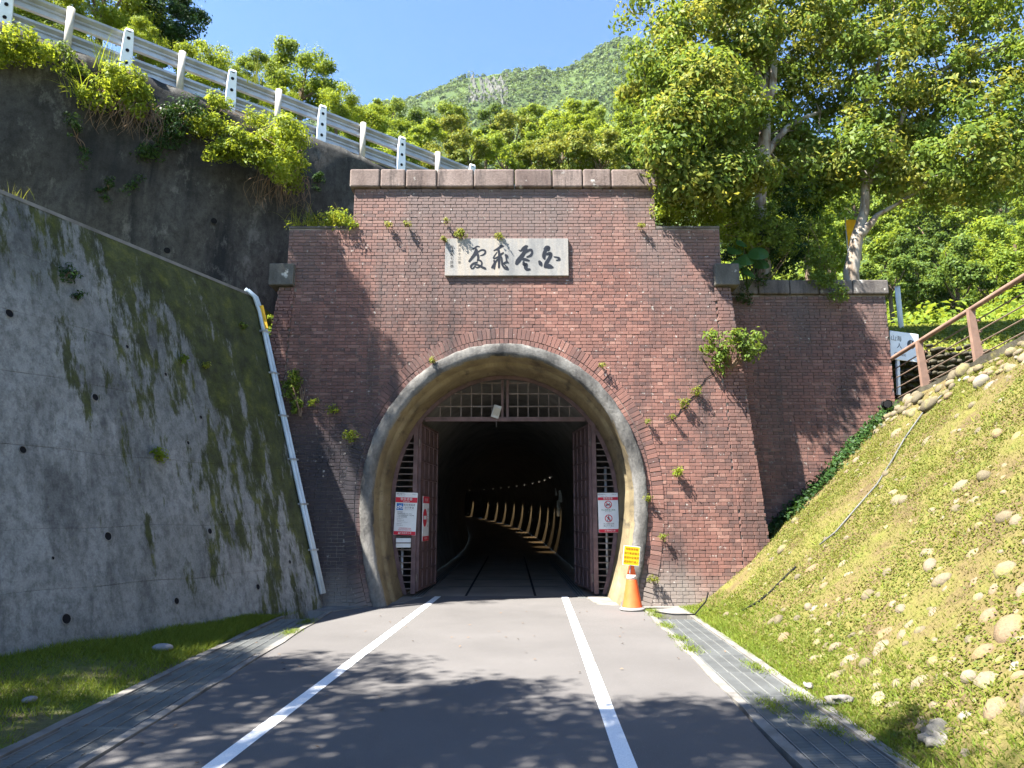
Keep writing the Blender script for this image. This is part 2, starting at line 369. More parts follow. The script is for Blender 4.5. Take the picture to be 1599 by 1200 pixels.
M['hut_roof'] = plain('hut_roof', (.10,.105,.11), .6, .3)

# ------------------------------------------------------------------ ground, road, gutters
YF, X0 = 13.6, -0.15                                     # brick face of the portal and its axis
def flat(name, pts, z, mat, kind='structure', thick=.4):
    mb = MB(); n = len(pts)
    vs = [(p[0], p[1], z if len(p) < 3 else p[2]) for p in pts]; vs += [(a, b, c-thick) for a, b, c in vs]
    mb.add(vs, [tuple(range(n))]+[(i, i+n, (i+1) % n+n, (i+1) % n) for i in range(n)])
    o = mb.build(name, mat); return tag(o, kind=kind)
g = MB(); g.add([(-1400,-1400,-.45), (1400,-1400,-.45), (1400,1400,-.45), (-1400,1400,-.45)], [(0,1,2,3)])
tag(g.build('ground', M['verge']), 'bare earth under the grass and road', kind='structure')
def lerp_pts(pts, y):
    for (xa, ya), (xb, yb) in zip(pts, pts[1:]):
        if ya <= y <= yb: return xa+(xb-xa)*(y-ya)/(yb-ya)
    return pts[0][0] if y < pts[0][1] else pts[-1][0]
EL = [(-2.40,-6), (-2.75,5.0), (-3.02,12.9)]             # road edge towards the concrete wall
ER = [(1.35,-6), (1.80,5.0), (2.03,8.2), (2.22,12.6), (2.24,13.5)]
road_pts = [(x, y) for x, y in ER] + [(1.55,13.9), (1.42,15.3), (-1.75,15.3), (-2.0,14.2), (-2.45,13.7), (-2.72,13.3)] + [(x, y) for x, y in reversed(EL)]
road = flat('road', road_pts, 0.0, M['asphalt'])
road['label'] = 'grey asphalt road leading into the tunnel'
def strip(pts, w, z):
    mb = MB(); Ls = []
    for i, (x, y) in enumerate(pts):
        a = pts[max(i-1, 0)]; b = pts[min(i+1, len(pts)-1)]; d = Vector((b[0]-a[0], b[1]-a[1])); d.normalize(); n = Vector((-d.y, d.x))
        Ls.append([(x+n.x*w/2, y+n.y*w/2, z), (x-n.x*w/2, y-n.y*w/2, z)])
    mb.grid(Ls); return mb
strip([(-2.40,-6), (-1.93,5.1), (-1.70,10.3), (-1.48,15.25)], .125, .004).build('edge_line', M['paint'], road)
strip([(.42,-6), (.74,4.9), (.85,8.4), (.955,12.0), (1.05,15.25)], .125, .004).build('edge_line', M['paint'], road)
def gutter(name, edge, side, label, y0, y1):
    root = empty(name, (lerp_pts(edge, 6), 6, 0), label, 'drain')
    w = .56; a = (lerp_pts(edge, y0)+side*.09, y0); b = (lerp_pts(edge, y1)+side*.09, y1)
    d = Vector((b[0]-a[0], b[1]-a[1])); L = d.length; d.normalize(); n = Vector((d.y, -d.x))*side
    n = n if n.x*side > 0 else -n
    P = lambda t, o, z: (a[0]+d.x*t+n.x*o, a[1]+d.y*t+n.y*o, z)
    m = MB(); m.grid([[P(0, -.02, -.3), P(0, w+.02, -.3)], [P(L, -.02, -.3), P(L, w+.02, -.3)]]); m.build('channel_floor', M['channel'], root, world=True)
    for o0, o1 in ((-.085, -.005), (w+.005, w+.10)):
        m = MB(); q = []
        nst = int(L/.5)
        for i in range(nst+1):
            t = L*i/nst; j = .012*math.sin(i*1.7)+random.uniform(-.012, .012); q.append([P(t, o0+(j if o0 < 0 else 0), -.35), P(t, o0+(j if o0 < 0 else 0), .012), P(t, o1+(0 if o0 < 0 else j), .012), P(t, o1+(0 if o0 < 0 else j), -.35)])
        m.grid(q); m.build('kerb_strip', M['kerb'], root, world=True)
    pm = MB(); pl = .995
    for k in range(30): pm.box((0, .02+k*(pl-.04)/29, -.012), (w-.02, .0055, .022))
    for k in range(5): pm.box((-w/2+.02+k*(w-.04)/4, pl/2, -.008), (.009, pl-.012, .026))
    for k in (0, 1): pm.box((0, .006+k*(pl-.012), -.009), (w-.012, .009, .028))
    me = pm.mesh('grate_panel', M['grate']); ang = math.atan2(d.y, d.x)-math.pi/2
    k = 0
    while (k+1)*1.0 <= L:
        o = link('grate_panel', me); p = P(k*1.0, w/2, random.uniform(-.004, .006)); o.location = p; o.rotation_euler = (random.uniform(-.003, .003), random.uniform(-.003, .003), ang); world_child(o, root); k += 1
    return root
gutter('gutter', EL, -1, 'long steel grated drain between the road and the shaded grass verge', -3, 12.9)
gutter('gutter', ER, 1, 'long steel grated drain along the foot of the sunlit stony bank', -3, 12.6)
apron = flat('apron', [(-3.0,12.91), (-2.73,13.31), (-2.46,13.71), (-2.0,14.21), (-2.35,14.25), (-3.6,13.9), (-3.95,12.9)], .008, M['kerb'])
apron['label'] = 'pale concrete apron at the end of the drain'
apron2 = flat('apron', [(1.56,13.91), (2.26,13.51), (2.24,12.61), (3.2,12.61), (3.2,13.9), (1.75,15.2), (1.44,15.2)], .008, M['kerb'])
# verge between drain and concrete wall
WD = Vector((math.sin(R(20)), math.cos(R(20)))); WN = Vector((WD.y, -WD.x))   # wall direction, outward normal
BAT = .275
WF = Vector((-3.30, 13.30))                                                   # wall foot at its far end
def wall_pt(t, z, out=0.0):              # t metres back towards the camera from the far end
    b = -BAT*z+out
    p = WF-WD*t+WN*b; return Vector((p.x, p.y, z))
def end_t(z): return .07*max(0, z)       # the end of the wall is cut back a little with height
def verge_z(x, y):
    w = WF-WD*((WF.y-y)/WD.y); e = lerp_pts(EL, min(y, 12.9))-.75
    u = min(1, max(0, (e-x)/max(.2, e-w.x))); k = min(1, max(0, (13.3-y)/5))
    return .0+u*(.03+.14*k)+.012*math.sin(x*5+y*3)*u
mb = MB(); rows = []
for i in range(60):
    y = -5+i*17.9/59; e = lerp_pts(EL, y)-.76; w = (WF-WD*((WF.y-y)/WD.y)).x-.15
    rows.append([(e+(w-e)*j/14, y, verge_z(e+(w-e)*j/14, y)+random.uniform(-.008, .008)) for j in range(15)])
mb.grid(rows); verge = tag(mb.build('grass_verge', M['verge'], smooth=True), 'earth verge below the concrete retaining wall', kind='structure')
def blades(P, h, w, lean=.5, nrm=None):
    n = len(P); a = rng.random(n)*6.283; d = np.stack([np.cos(a), np.sin(a), np.zeros(n)], 1)
    up = np.array((0, 0, 1.0)) if nrm is None else nrm
    hh = (h*(.45+.9*rng.random(n)))[:, None]; ww = (w*(.6+.8*rng.random(n)))[:, None]
    ln = rng.normal(size=(n, 3))*lean; ln[:, 2] = 0
    side = d*ww*.5; tip = P+up*hh+ln*hh
    return np.stack([P-side, P+side, tip], 1)
n = 90000; yy = rng.random(n)*17-4.2; ex = np.array([lerp_pts(EL, y)-.74 for y in yy]); wx = WF.x-WD.x/WD.y*(WF.y-yy)
u = rng.random(n); edge_keep = rng.random(n) < np.clip(u*8+.25, 0, 1); xx = ex+(wx-ex)*u
patch = np.sin(xx*2.3+yy*1.1)+np.sin(yy*2.9-xx*1.7)+rng.normal(size=n)*.8 > -1.0
keep = edge_keep & patch & (yy < 12.6); xx, yy = xx[keep], yy[keep]
P = np.stack([xx, yy, np.array([verge_z(a, b) for a, b in zip(xx, yy)])], 1)
tag(link('verge_grass', npmesh('verge_grass', blades(P, .07, .009, .7), 3, M['grass_green'])), 'short green grass below the concrete wall', 'grass', kind='stuff')

# ------------------------------------------------------------------ tunnel portal
HW, HB, ZS = 2.38, 2.08, 1.9
def half(z, off=0.0):
    if z >= ZS:
        q = (z-ZS)/(2.66+off); return (HW+off)*math.sqrt(max(0, 1-q*q)) if q < 1 else 0
    return HW+off-(HW-HB)*((ZS-z)/ZS)**2
def prof(off=0.0, n=44, legs=9, z0=0.0):
    L = [(-half(z0+(ZS-z0)*i/legs, off), z0+(ZS-z0)*i/legs) for i in range(legs)]
    A = [(-(HW+off)*math.cos(math.pi*k/n), ZS+(2.66+off)*math.sin(math.pi*k/n)) for k in range(n+1)]
    return L+A+[(-x, z) for x, z in reversed(L)]
def outline(z, s):                       # outer edge of the portal wall
    if z > 7.10: return 2.95
    if z > 5.92: return 4.19
    return 4.33+.58*(5.92-z)/5.92
portal = empty('tunnel_portal', (X0, YF, 0), 'weathered red brick tunnel portal with stepped top and horseshoe arch', 'portal')
OR = .55                                 # outer edge of the brick arch ring, from the intrados
CH = .0655
mort = MB()
nz = int(7.93/.05)
for i in range(nz):
    z0, z1 = i*.05, (i+1)*.05
    for s in (-1, 1):
        a0, a1 = half(z0, .06), half(z1, .06); b0, b1 = outline(z0+1e-3, s), outline(z1-1e-3, s)
        y = YF+.012
        vs = [(X0+s*a0, y, z0), (X0+s*b0, y, z0), (X0+s*b1, y, z1), (X0+s*a1, y, z1)]
        mort.add(vs, [(0,1,2,3) if s > 0 else (3,2,1,0)])
mort.build('mortar_bed', M['mortar'], portal, world=True)
for s in (-1, 1):
    ret = MB(); ln = [(outline(z, s), z) for z in (0, 2, 4, 5.92)]+[(4.19, 5.921), (4.19, 7.10), (2.95, 7.101), (2.95, 7.93)]
    ret.grid([[(X0+s*x, YF+.012, z), (X0+s*x, YF+2.2, z)] for x, z in ln]); ret.build('return_wall', M['return'], portal, world=True)
def brick_box(x0, x1, z0, z1, y, dep=.03):
    j = lambda: random.uniform(-.0025, .0025); d = random.uniform(0, .007); tl = random.uniform(-.002, .002)
    e = .003
    fr = [(x0+e+j(), y-d+tl, z0+e+j()), (x1-e+j(), y-d-tl, z0+e+j()), (x1-e+j(), y-d-tl, z1-e+j()), (x0+e+j(), y-d+tl, z1-e+j())]
    md = [(x0, y-d+.004, z0), (x1, y-d+.004, z0), (x1, y-d+.004, z1), (x0, y-d+.004, z1)]
    bk = [(x0, y+dep, z0), (x1, y+dep, z0), (x1, y+dep, z1), (x0, y+dep, z1)]
    return fr+md+bk, [(0,1,2,3), (4,5,1,0), (5,6,2,1), (6,7,3,2), (7,4,0,3), (8,9,5,4), (9,10,6,5), (10,11,7,6), (11,8,4,7)]
def lay(z0, z1, spans, y, out):          # English bond: a course of headers, a course of stretchers
    k = 0; z = z0
    while z+CH <= z1+.001:
        L = .109 if k % 2 else .222
        zz0, zz1 = z+.004, z+CH-.004
        for a, b in spans(z+CH/2):
            x = math.floor(a/L)*L-(0 if k % 2 else (.055 if (k//2) % 2 else .0))
            while x < b:
                p, q = max(x+.0045, a), min(x+L-.0045, b)
                if q-p > .03: out.append((p, q, zz0, zz1, y))
                x += L
        z += CH; k += 1
bricks = []
def spans_face(z):
    w = half(z, OR-.018) if z < ZS+2.66+OR-.018 else 0
    o = outline(z, 1)-.004
    pin = 4.02+.33*(5.92-z)/5.92 if z < 5.92 else o       # inner edge of the corner piers
    if w <= 0: return [(X0-pin, X0+pin)]
    return [(X0-pin, X0-w-.006), (X0+w+.006, X0+pin)]
def spans_pier(z):
    o = outline(z, 1); pin = 4.02+.33*(5.92-z)/5.92+.004
    return [(X0-o, X0-pin), (X0+pin, X0+o)]
lay(0.0, 7.93, spans_face, YF, bricks)
lay(0.0, 5.92, spans_pier, YF-.03, bricks)
def brick_parts(bricks, parent, mat, score, nkeep=300):
    order = sorted(range(len(bricks)), key=lambda i: -score(bricks[i])); top = set(order[:nkeep]); mb = MB()
    for i, bk in enumerate(bricks):
        v, f = brick_box(*bk)
        if i in top:
            c = Vector(((bk[0]+bk[1])/2, bk[4], (bk[2]+bk[3])/2)); m = MB(); m.add([Vector(p)-c for p in v], f)
            o = link('brick', m.mesh('brick', mat)); o.location = c; world_child(o, parent)
        else: mb.add(v, f)
    o = mb.build('brickwork', mat, parent, world=True); o['kind'] = 'stuff'
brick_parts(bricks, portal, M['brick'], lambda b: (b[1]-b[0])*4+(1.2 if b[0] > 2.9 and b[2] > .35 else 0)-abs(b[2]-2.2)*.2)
# arch ring of radial bricks
def ring(off0, off1, n_pitch, name):
    pts = prof((off0+off1)/2, 220, 60); L = [0]
    for a, b in zip(pts, pts[1:]): L.append(L[-1]+math.hypot(b[0]-a[0], b[1]-a[1]))
    nb = int(L[-1]/n_pitch); pit = L[-1]/nb
    def atl(l):
        k = min(max(int(np.searchsorted(L, l))-1, 0), len(pts)-2); f = (l-L[k])/max(1e-6, L[k+1]-L[k])
        a, b = pts[k], pts[k+1]; t = Vector((b[0]-a[0], b[1]-a[1])); t.normalize()
        return Vector((a[0]+(b[0]-a[0])*f, a[1]+(b[1]-a[1])*f)), t
    for i in range(nb):
        c, t = atl((i+.5)*pit); nrm = Vector((-t.y, t.x)); h = (off1-off0)/2-.004; w = pit/2-.0045
        d = random.uniform(.006, .016); m = MB(); vs = []
        for yy, sh in ((-d, .003), (-d+.004, 0), (.03, 0)):
            for a, b in ((-1,-1), (1,-1), (1,1), (-1,1)):
                taper = 1+.035*b
                v = t*(a*(w*taper-sh))+nrm*(b*(h-sh)); vs.append((v.x+random.uniform(-.002,.002), yy, v.y+random.uniform(-.002,.002)))
        m.add(vs, [(0,1,2,3), (4,5,1,0), (5,6,2,1), (6,7,3,2), (7,4,0,3), (8,9,5,4), (9,10,6,5), (10,11,7,6), (11,8,4,7)])
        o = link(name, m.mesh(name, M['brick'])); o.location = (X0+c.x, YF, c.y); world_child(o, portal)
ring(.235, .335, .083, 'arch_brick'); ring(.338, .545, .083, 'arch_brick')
# concrete rim and mouth
def jit(p, a): return (p[0]+random.uniform(-a, a), p[1]+random.uniform(-a, a), p[2]+random.uniform(-a, a))
def sweep(secs, mat, name, parent, smooth=True, n=72, legs=20, j=0.0):   # secs: (offset, y)
    mb = MB(); P = [[(X0+x, y, z) for x, z in prof(o, n, legs)] for o, y in secs]
    if j: P = [[jit(p, j) for p in r] for r in P]
    mb.grid(P); return mb.build(name, mat, parent, smooth=smooth, world=parent is not None)
sweep([(.245, YF+.06), (.24, YF-.045), (.225, YF-.06), (.16, YF-.066), (.10, YF-.064), (.04, YF-.055), (.012, YF-.03), (0, YF+.02)], M['rim'], 'arch_rim', portal, j=.011)
sweep([(.016, YF-.02), (.002, YF+.03), (-.006, YF+.25), (-.004, YF+.5), (.0, YF+.62), (-.035, YF+.63), (-.04, YF+.9), (-.03, YF+1.3), (-.03, YF+1.95)], M['lining'], 'arch_barrel', portal, j=.005)
# coping stones
xs = [-2.98-.06]; 
for wd in (.60,.50,.62,.72,.80,.74,.60,.56,.62): xs.append(xs[-1]+wd)
xs[-1] = 2.98+.06-.0
for a, b in zip(xs, xs[1:]):
    m = MB(); m.box((0, 0, 0), (b-a-.012, .62, .375)); o = bevel(m.build('coping_stone', M['coping'], None), .035, 3)
    o.location = (X0+(a+b)/2, YF+.225+random.uniform(-.008, .008), 7.93+.19+random.uniform(-.006, .006)); o.rotation_euler = (0, random.uniform(-.004, .004), random.uniform(-.006, .006)); world_child(o, portal)
for s in (-1, 1):
    m = MB(); m.box((0, 0, 0), (1.235, .5, .05)); o = m.build('shoulder_slab', M['coping_dark']); o.location = (X0+s*3.575, YF+.24, 7.125); world_child(o, portal)
    m = MB(); m.box((0, 0, 0), (.47, .55, .43)); o = bevel(m.build('pier_cap', M['cap']), .02); o.location = (X0+s*4.26, YF+.14, 6.135); world_child(o, portal)
# tops of the shoulders are earth
m = MB()
for s in (-1, 1): m.box((X0+s*3.575, YF+1.3, 6.9), (1.24, 1.7, .4))
m.build('shoulder_fill', M['verge'], portal, world=True)
m = MB(); m.box((X0, YF+1.4, 7.75), (5.88, 1.7, .6)); m.build('core_fill', M['verge'], portal, world=True)

# stepped crack running up the joints towards the right pier
ck = MB(); cp = [at(px, py, YF-.012) for px, py in ((1038,662), (1047,659), (1049,652), (1060,648), (1063,640), (1072,636), (1075,626), (1086,618), (1090,606), (1098,600), (1101,592), (1112,586), (1118,580))]; q = []
for i, p in enumerate(cp):
    w = .006+.010*math.sin(math.pi*i/(len(cp)-1)); d = cp[min(i+1, len(cp)-1)]-cp[max(i-1, 0)]; n_ = Vector((-d.z, 0, d.x)).normalized(); q.append([p-n_*w, p+n_*w])
ck.grid(q); ck.build('crack', M['black'], portal, world=True)
# wing wall
YW = 14.4
wing = empty('wing_wall', (6.0, YW, 0), 'shaded brick wing wall with stone coping beside the portal', 'wall')
m = MB(); m.box((6.0, YW+.312, 3.0), (3.15, .6, 6.0)); m.build('mortar_bed', M['mortar'], wing, world=True)
m = MB(); m.grid([[(7.5775, YW+.01, 0), (7.5775, YW+.62, 0)], [(7.5775, YW+.01, 6.0), (7.5775, YW+.62, 6.0)]]); m.build('return_wall', M['return'], wing, world=True)
wb = []
lay(.6, 6.0, lambda z: [(4.43, 7.575)], YW, wb)
wb = [b for b in wb if b[3] > .95*(b[0]-4.6)+.9]          # courses buried in the bank are left out
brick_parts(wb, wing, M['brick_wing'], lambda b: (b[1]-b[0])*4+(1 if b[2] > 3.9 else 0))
xs = [4.45, 4.98, 5.62, 6.22, 6.9, 7.63]
for a, b in zip(xs, xs[1:]):
    m = MB(); m.box((0, 0, 0), (b-a-.012, .6, .30)); o = bevel(m.build('coping_stone', M['coping_dark']), .03, 3)
    o.location = ((a+b)/2, YW+.22+random.uniform(-.01, .01), 6.152); world_child(o, wing)

# ------------------------------------------------------------------ plaque with brushed characters
plq = empty('stone_plaque', (X0+.045, YF-.02, 6.52), 'grey stone plaque with four black brushed characters above the arch', 'plaque')
c0, c1 = at(695.5, 373, YF-.05), at(888, 431, YF-.05)
m = MB(); m.box(((c0.x+c1.x)/2, YF-.03, (c0.z+c1.z)/2), (c1.x-c0.x, .06, c0.z-c1.z)); bevel(m.build('panel', M['plaque'], plq, world=True), .006)
def catmull(pts, k=8):
    P = [np.array(p, float) for p in pts]; P = [2*P[0]-P[1]]+P+[2*P[-1]-P[-2]]; out = []
    for i in range(1, len(P)-2):
        for j in range(k):
            t = j/k; a, b, c, d = P[i-1:i+3]
            out.append(.5*((2*b)+(-a+c)*t+(2*a-5*b+4*c-d)*t*t+(-a+3*b-3*c+d)*t**3))
    out.append(P[-2]); return out
STROKES = [
 (725, 375, 19.99, [[(260,285,40),(330,250,60),(400,200,50),(470,215,40)], [(340,260,60),(370,330,110),(330,440,120),(230,570,90),(160,660,80)],
  [(430,370,50),(540,310,55),(640,330,65),(650,400,60),(590,460,50),(500,490,25)], [(380,400,110),(430,500,80),(430,580,70),(410,640,50)],
  [(430,610,50),(520,660,55),(545,740,50),(500,820,45),(400,860,40),(340,830,30)], [(400,690,40),(300,720,55),(210,800,60),(210,870,45),(270,880,40),(330,800,30),(340,750,30)],
  [(330,750,40),(440,780,55),(550,840,65),(650,885,70)]]),
 (725, 375, 19.99, [[(930,330,45),(1040,280,80),(1140,210,95),(1200,195,75)], [(1060,300,80),(1090,420,80),(1090,560,85),(1085,700,80),(1080,860,65)],
  [(1020,380,30),(950,480,40),(910,560,45),(960,570,45),(1060,520,60),(1160,440,70),(1215,400,50)], [(930,640,60),(950,720,80),(940,800,70),(930,890,60)],
  [(1040,600,50),(960,700,60),(900,790,60),(860,860,55)], [(1160,530,50),(1170,660,60),(1185,770,65),(1260,870,75),(1350,900,80)],
  [(1290,470,70),(1330,500,80),(1350,545,40)], [(1290,480,50),(1310,600,45),(1330,670,60),(1370,700,40)], [(1210,730,40),(1290,690,50),(1340,680,50)], [(1230,720,35),(1280,790,35),(1340,850,50)]]),
 (800, 375, 18.81, [[(190,300,30),(250,320,60),(330,250,110),(400,200,110),(430,190,80)], [(400,270,110),(350,370,120),(260,500,140),(170,620,150),(130,690,110)],
  [(390,370,60),(490,300,80),(560,300,80),(580,380,70),(530,460,80),(430,500,50)], [(310,560,90),(400,580,90),(490,605,50)], [(330,650,70),(340,720,90),(400,720,110),(390,810,110),(430,860,90),(510,860,60)]]),
 (800, 375, 18.81, [[(925,265,30),(1000,220,110),(1060,230,120),(1050,290,110)], [(980,290,110),(940,400,120),(930,500,110),(950,560,60)],
  [(1010,420,80),(1110,400,110),(1120,470,110),(1060,580,110),(1000,680,120),(960,780,90)], [(960,790,80),(1060,770,150),(1140,790,110),(1190,800,50)],
  [(800,640,90),(830,700,120),(850,740,70)], [(1220,490,25),(1320,510,50),(1370,540,80),(1370,580,60),(1290,595,30)]])]
for ox, oy, sc, strokes in STROKES:
    mb = MB()
    for si, st in enumerate(strokes):
        cv = catmull(st); y = YF-.062-.0007*si; pl = []
        for p in cv:
            w = at(ox+p[0]/sc, oy+p[1]/sc, y); pl.append((Vector((w.x, w.z)), p[2]/sc*y/FPX*.5))
        Lf, Rt = [], []
        for i, (p, r) in enumerate(pl):
            d = pl[min(i+1, len(pl)-1)][0]-pl[max(i-1, 0)][0]; d.normalize(); nn = Vector((-d.y, d.x)); Lf.append(p+nn*r); Rt.append(p-nn*r)
            if i == 0: d0 = d.copy()
        def arc(c, r, frm, to, k=5):
            return [c+Vector((math.cos(frm+(to-frm)*q/k), math.sin(frm+(to-frm)*q/k)))*r for q in range(1, k)]
        a0 = math.atan2(d.y, d.x); endcap = arc(pl[-1][0], pl[-1][1], a0+math.pi/2, a0-math.pi/2)
        a1 = math.atan2(d0.y, d0.x); stcap = arc(pl[0][0], pl[0][1], a1-math.pi/2, a1-3*math.pi/2)
        n = len(Lf)
        mb.grid([[(a.x, y, a.y), (b.x, y, b.y)] for a, b in zip(Lf, Rt)])
        for cap, A, B in ((endcap, Lf[-1], Rt[-1]), (stcap, Rt[0], Lf[0])):
            loop = [A]+cap+[B]; mb.add([(v.x, y, v.y) for v in loop], [tuple(range(len(loop)))])
        mb.grid([[(a.x, y, a.y), (a.x, YF-.055, a.y)] for a in Lf]); mb.grid([[(a.x, y, a.y), (a.x, YF-.055, a.y)] for a in Rt])
    mb.build('carved_character', M['ink'], plq, world=True)
def text(body, size, loc, mat, parent, name='lettering', align='CENTER', rot=(R(90), 0, 0), sx=1.0, spacing=1.0):
    c = bpy.data.curves.new('text', 'FONT'); c.body = body; c.size = size; c.align_x = align; c.align_y = 'CENTER'; c.space_character = spacing; c.resolution_u = 2
    o = bpy.data.objects.new('text', c); COL.objects.link(o); dg = bpy.context.evaluated_depsgraph_get(); dg.update()
    me = bpy.data.meshes.new_from_object(o.evaluated_get(dg)); bpy.data.objects.remove(o); bpy.data.curves.remove(c)
    me.materials.clear(); me.materials.append(mat); q = link(name, me); q.location = loc; q.rotation_euler = rot; q.scale = (sx, 1, 1); q.parent = parent
    return q
for px, py, chars in ((705.5, 386, '吉次茂七郎題'), (717.5, 384, '大正十三年')):
    for i, ch in enumerate(chars):
        w = at(px, py+i*(6.0 if px < 710 else 6.6), YF-.064); q = text(ch, .07, (0,0,0), M['ink_small'], None, 'small_character'); q.location = w; world_child(q, plq)

# ------------------------------------------------------------------ tunnel bore, floor, lamps
YG = 15.4
def bore_x(y): return X0-(max(0, y-30)**2)/580.0
def rise(y): return max(0, y-34)*.024
ys = [YF+1.95, 17, 20, 24, 30, 36, 42]+[42+5*i for i in range(1, 24)]
mb = MB(); mb.grid([[(bore_x(y)+x, y, z+rise(y)) for x, z in prof(-.03, 28, 7)] for y in ys]); bore = tag(mb.build('tunnel_bore', M['tunnel'], smooth=True), 'dark concrete tunnel lining curving away', kind='structure')
m = MB(); m.add([(bore_x(ys[-1])+x, ys[-1]-.05, z+rise(ys[-1])) for x, z in prof(0.05, 28, 7)], [tuple(range(len(prof(0, 28, 7))))]); m.build('tunnel_end', M['tunnel'], bore)
mb = MB(); mb.grid([[(bore_x(y)-2.2, y, rise(y)-.012), (bore_x(y)-.9, y, rise(y)-.004), (bore_x(y)+.9, y, rise(y)-.004), (bore_x(y)+2.2, y, rise(y)-.012)] for y in [13.9, 15.3]+ys[1:]])
tf = tag(mb.build('tunnel_floor', M['tunnel_floor']), 'pale concrete floor slabs inside the tunnel', kind='structure')
for x in (-.78, .62): strip([(X0+x, 15.35), (X0+x, 30)], .05, .001).build('floor_joint', M['black'], tf)
for y in (17.4, 19.2, 22.5): 
    m = MB(); m.grid([[(X0-1.3, y-.03, .0005), (X0+1.2, y-.03, .0005)], [(X0-1.3, y+.03, .0005), (X0+1.2, y+.03, .0005)]]); m.build('floor_joint', M['black'], tf)
for x in (-1.72, 1.55):
    m = MB(); m.box((X0+x, 22.5, -.002), (.20, 15, .02)); m.build('drain_cover', M['grate'], tf)
    for k in range(3): strip([(X0+x-.06+.06*k, 15.1), (X0+x-.06+.06*k, 30)], .012, .0115).build('drain_slot', M['black'], tf)
for k, y in enumerate((33, 37, 41, 46, 52, 58, 64, 70, 76, 83, 94, 107)):
    x = bore_x(y)+2.33*math.sqrt(1-((3.25-1.9)/2.63)**2)
    root = empty('tunnel_lamp', (x-.12, y, 3.25+rise(y)), '%s small lit lamp on the tunnel wall, counted from the gate inwards' % ['first','second','third','fourth','fifth','sixth','seventh','eighth','ninth','tenth','eleventh','twelfth'][k], 'lamp', 'lamps along the tunnel wall')
    m = MB(); m.box((0, 0, .03), (.12, .42, .06)); m.build('housing', M['galv'], root)
    m = MB(); m.box((-.03, 0, -.012), (.03, .10, .02)); m.build('tube', M['lamp_glow'], root)
    ld = bpy.data.lights.new('lamp_light', 'SPOT'); ld.energy = 70 if k > 1 else 28; ld.color = (1, .70, .36); ld.spot_size = R(36); ld.spot_blend = .5; ld.shadow_soft_size = .03
    lo = bpy.data.objects.new('lamp_light', ld); COL.objects.link(lo); lo.parent = root; lo.location = (-.12, 0, -.06); lo.rotation_euler = (0, R(-7), 0)
# cable boxes on the right wall
cbx = empty('cable_boxes', (bore_x(34)+2.0, 34, 1.5), 'grey cable boxes on the tunnel wall', 'electrical box')
for y, z, h in ((32, 2.4, .5), (33.5, 1.9, .7), (34.5, 2.7, .4)):
    m = MB(); m.box((0, 0, 0), (.14, .35, h)); o = bevel(m.build('box', M['galv']), .01); o.location = (X0+2.22, y, z); world_child(o, cbx)

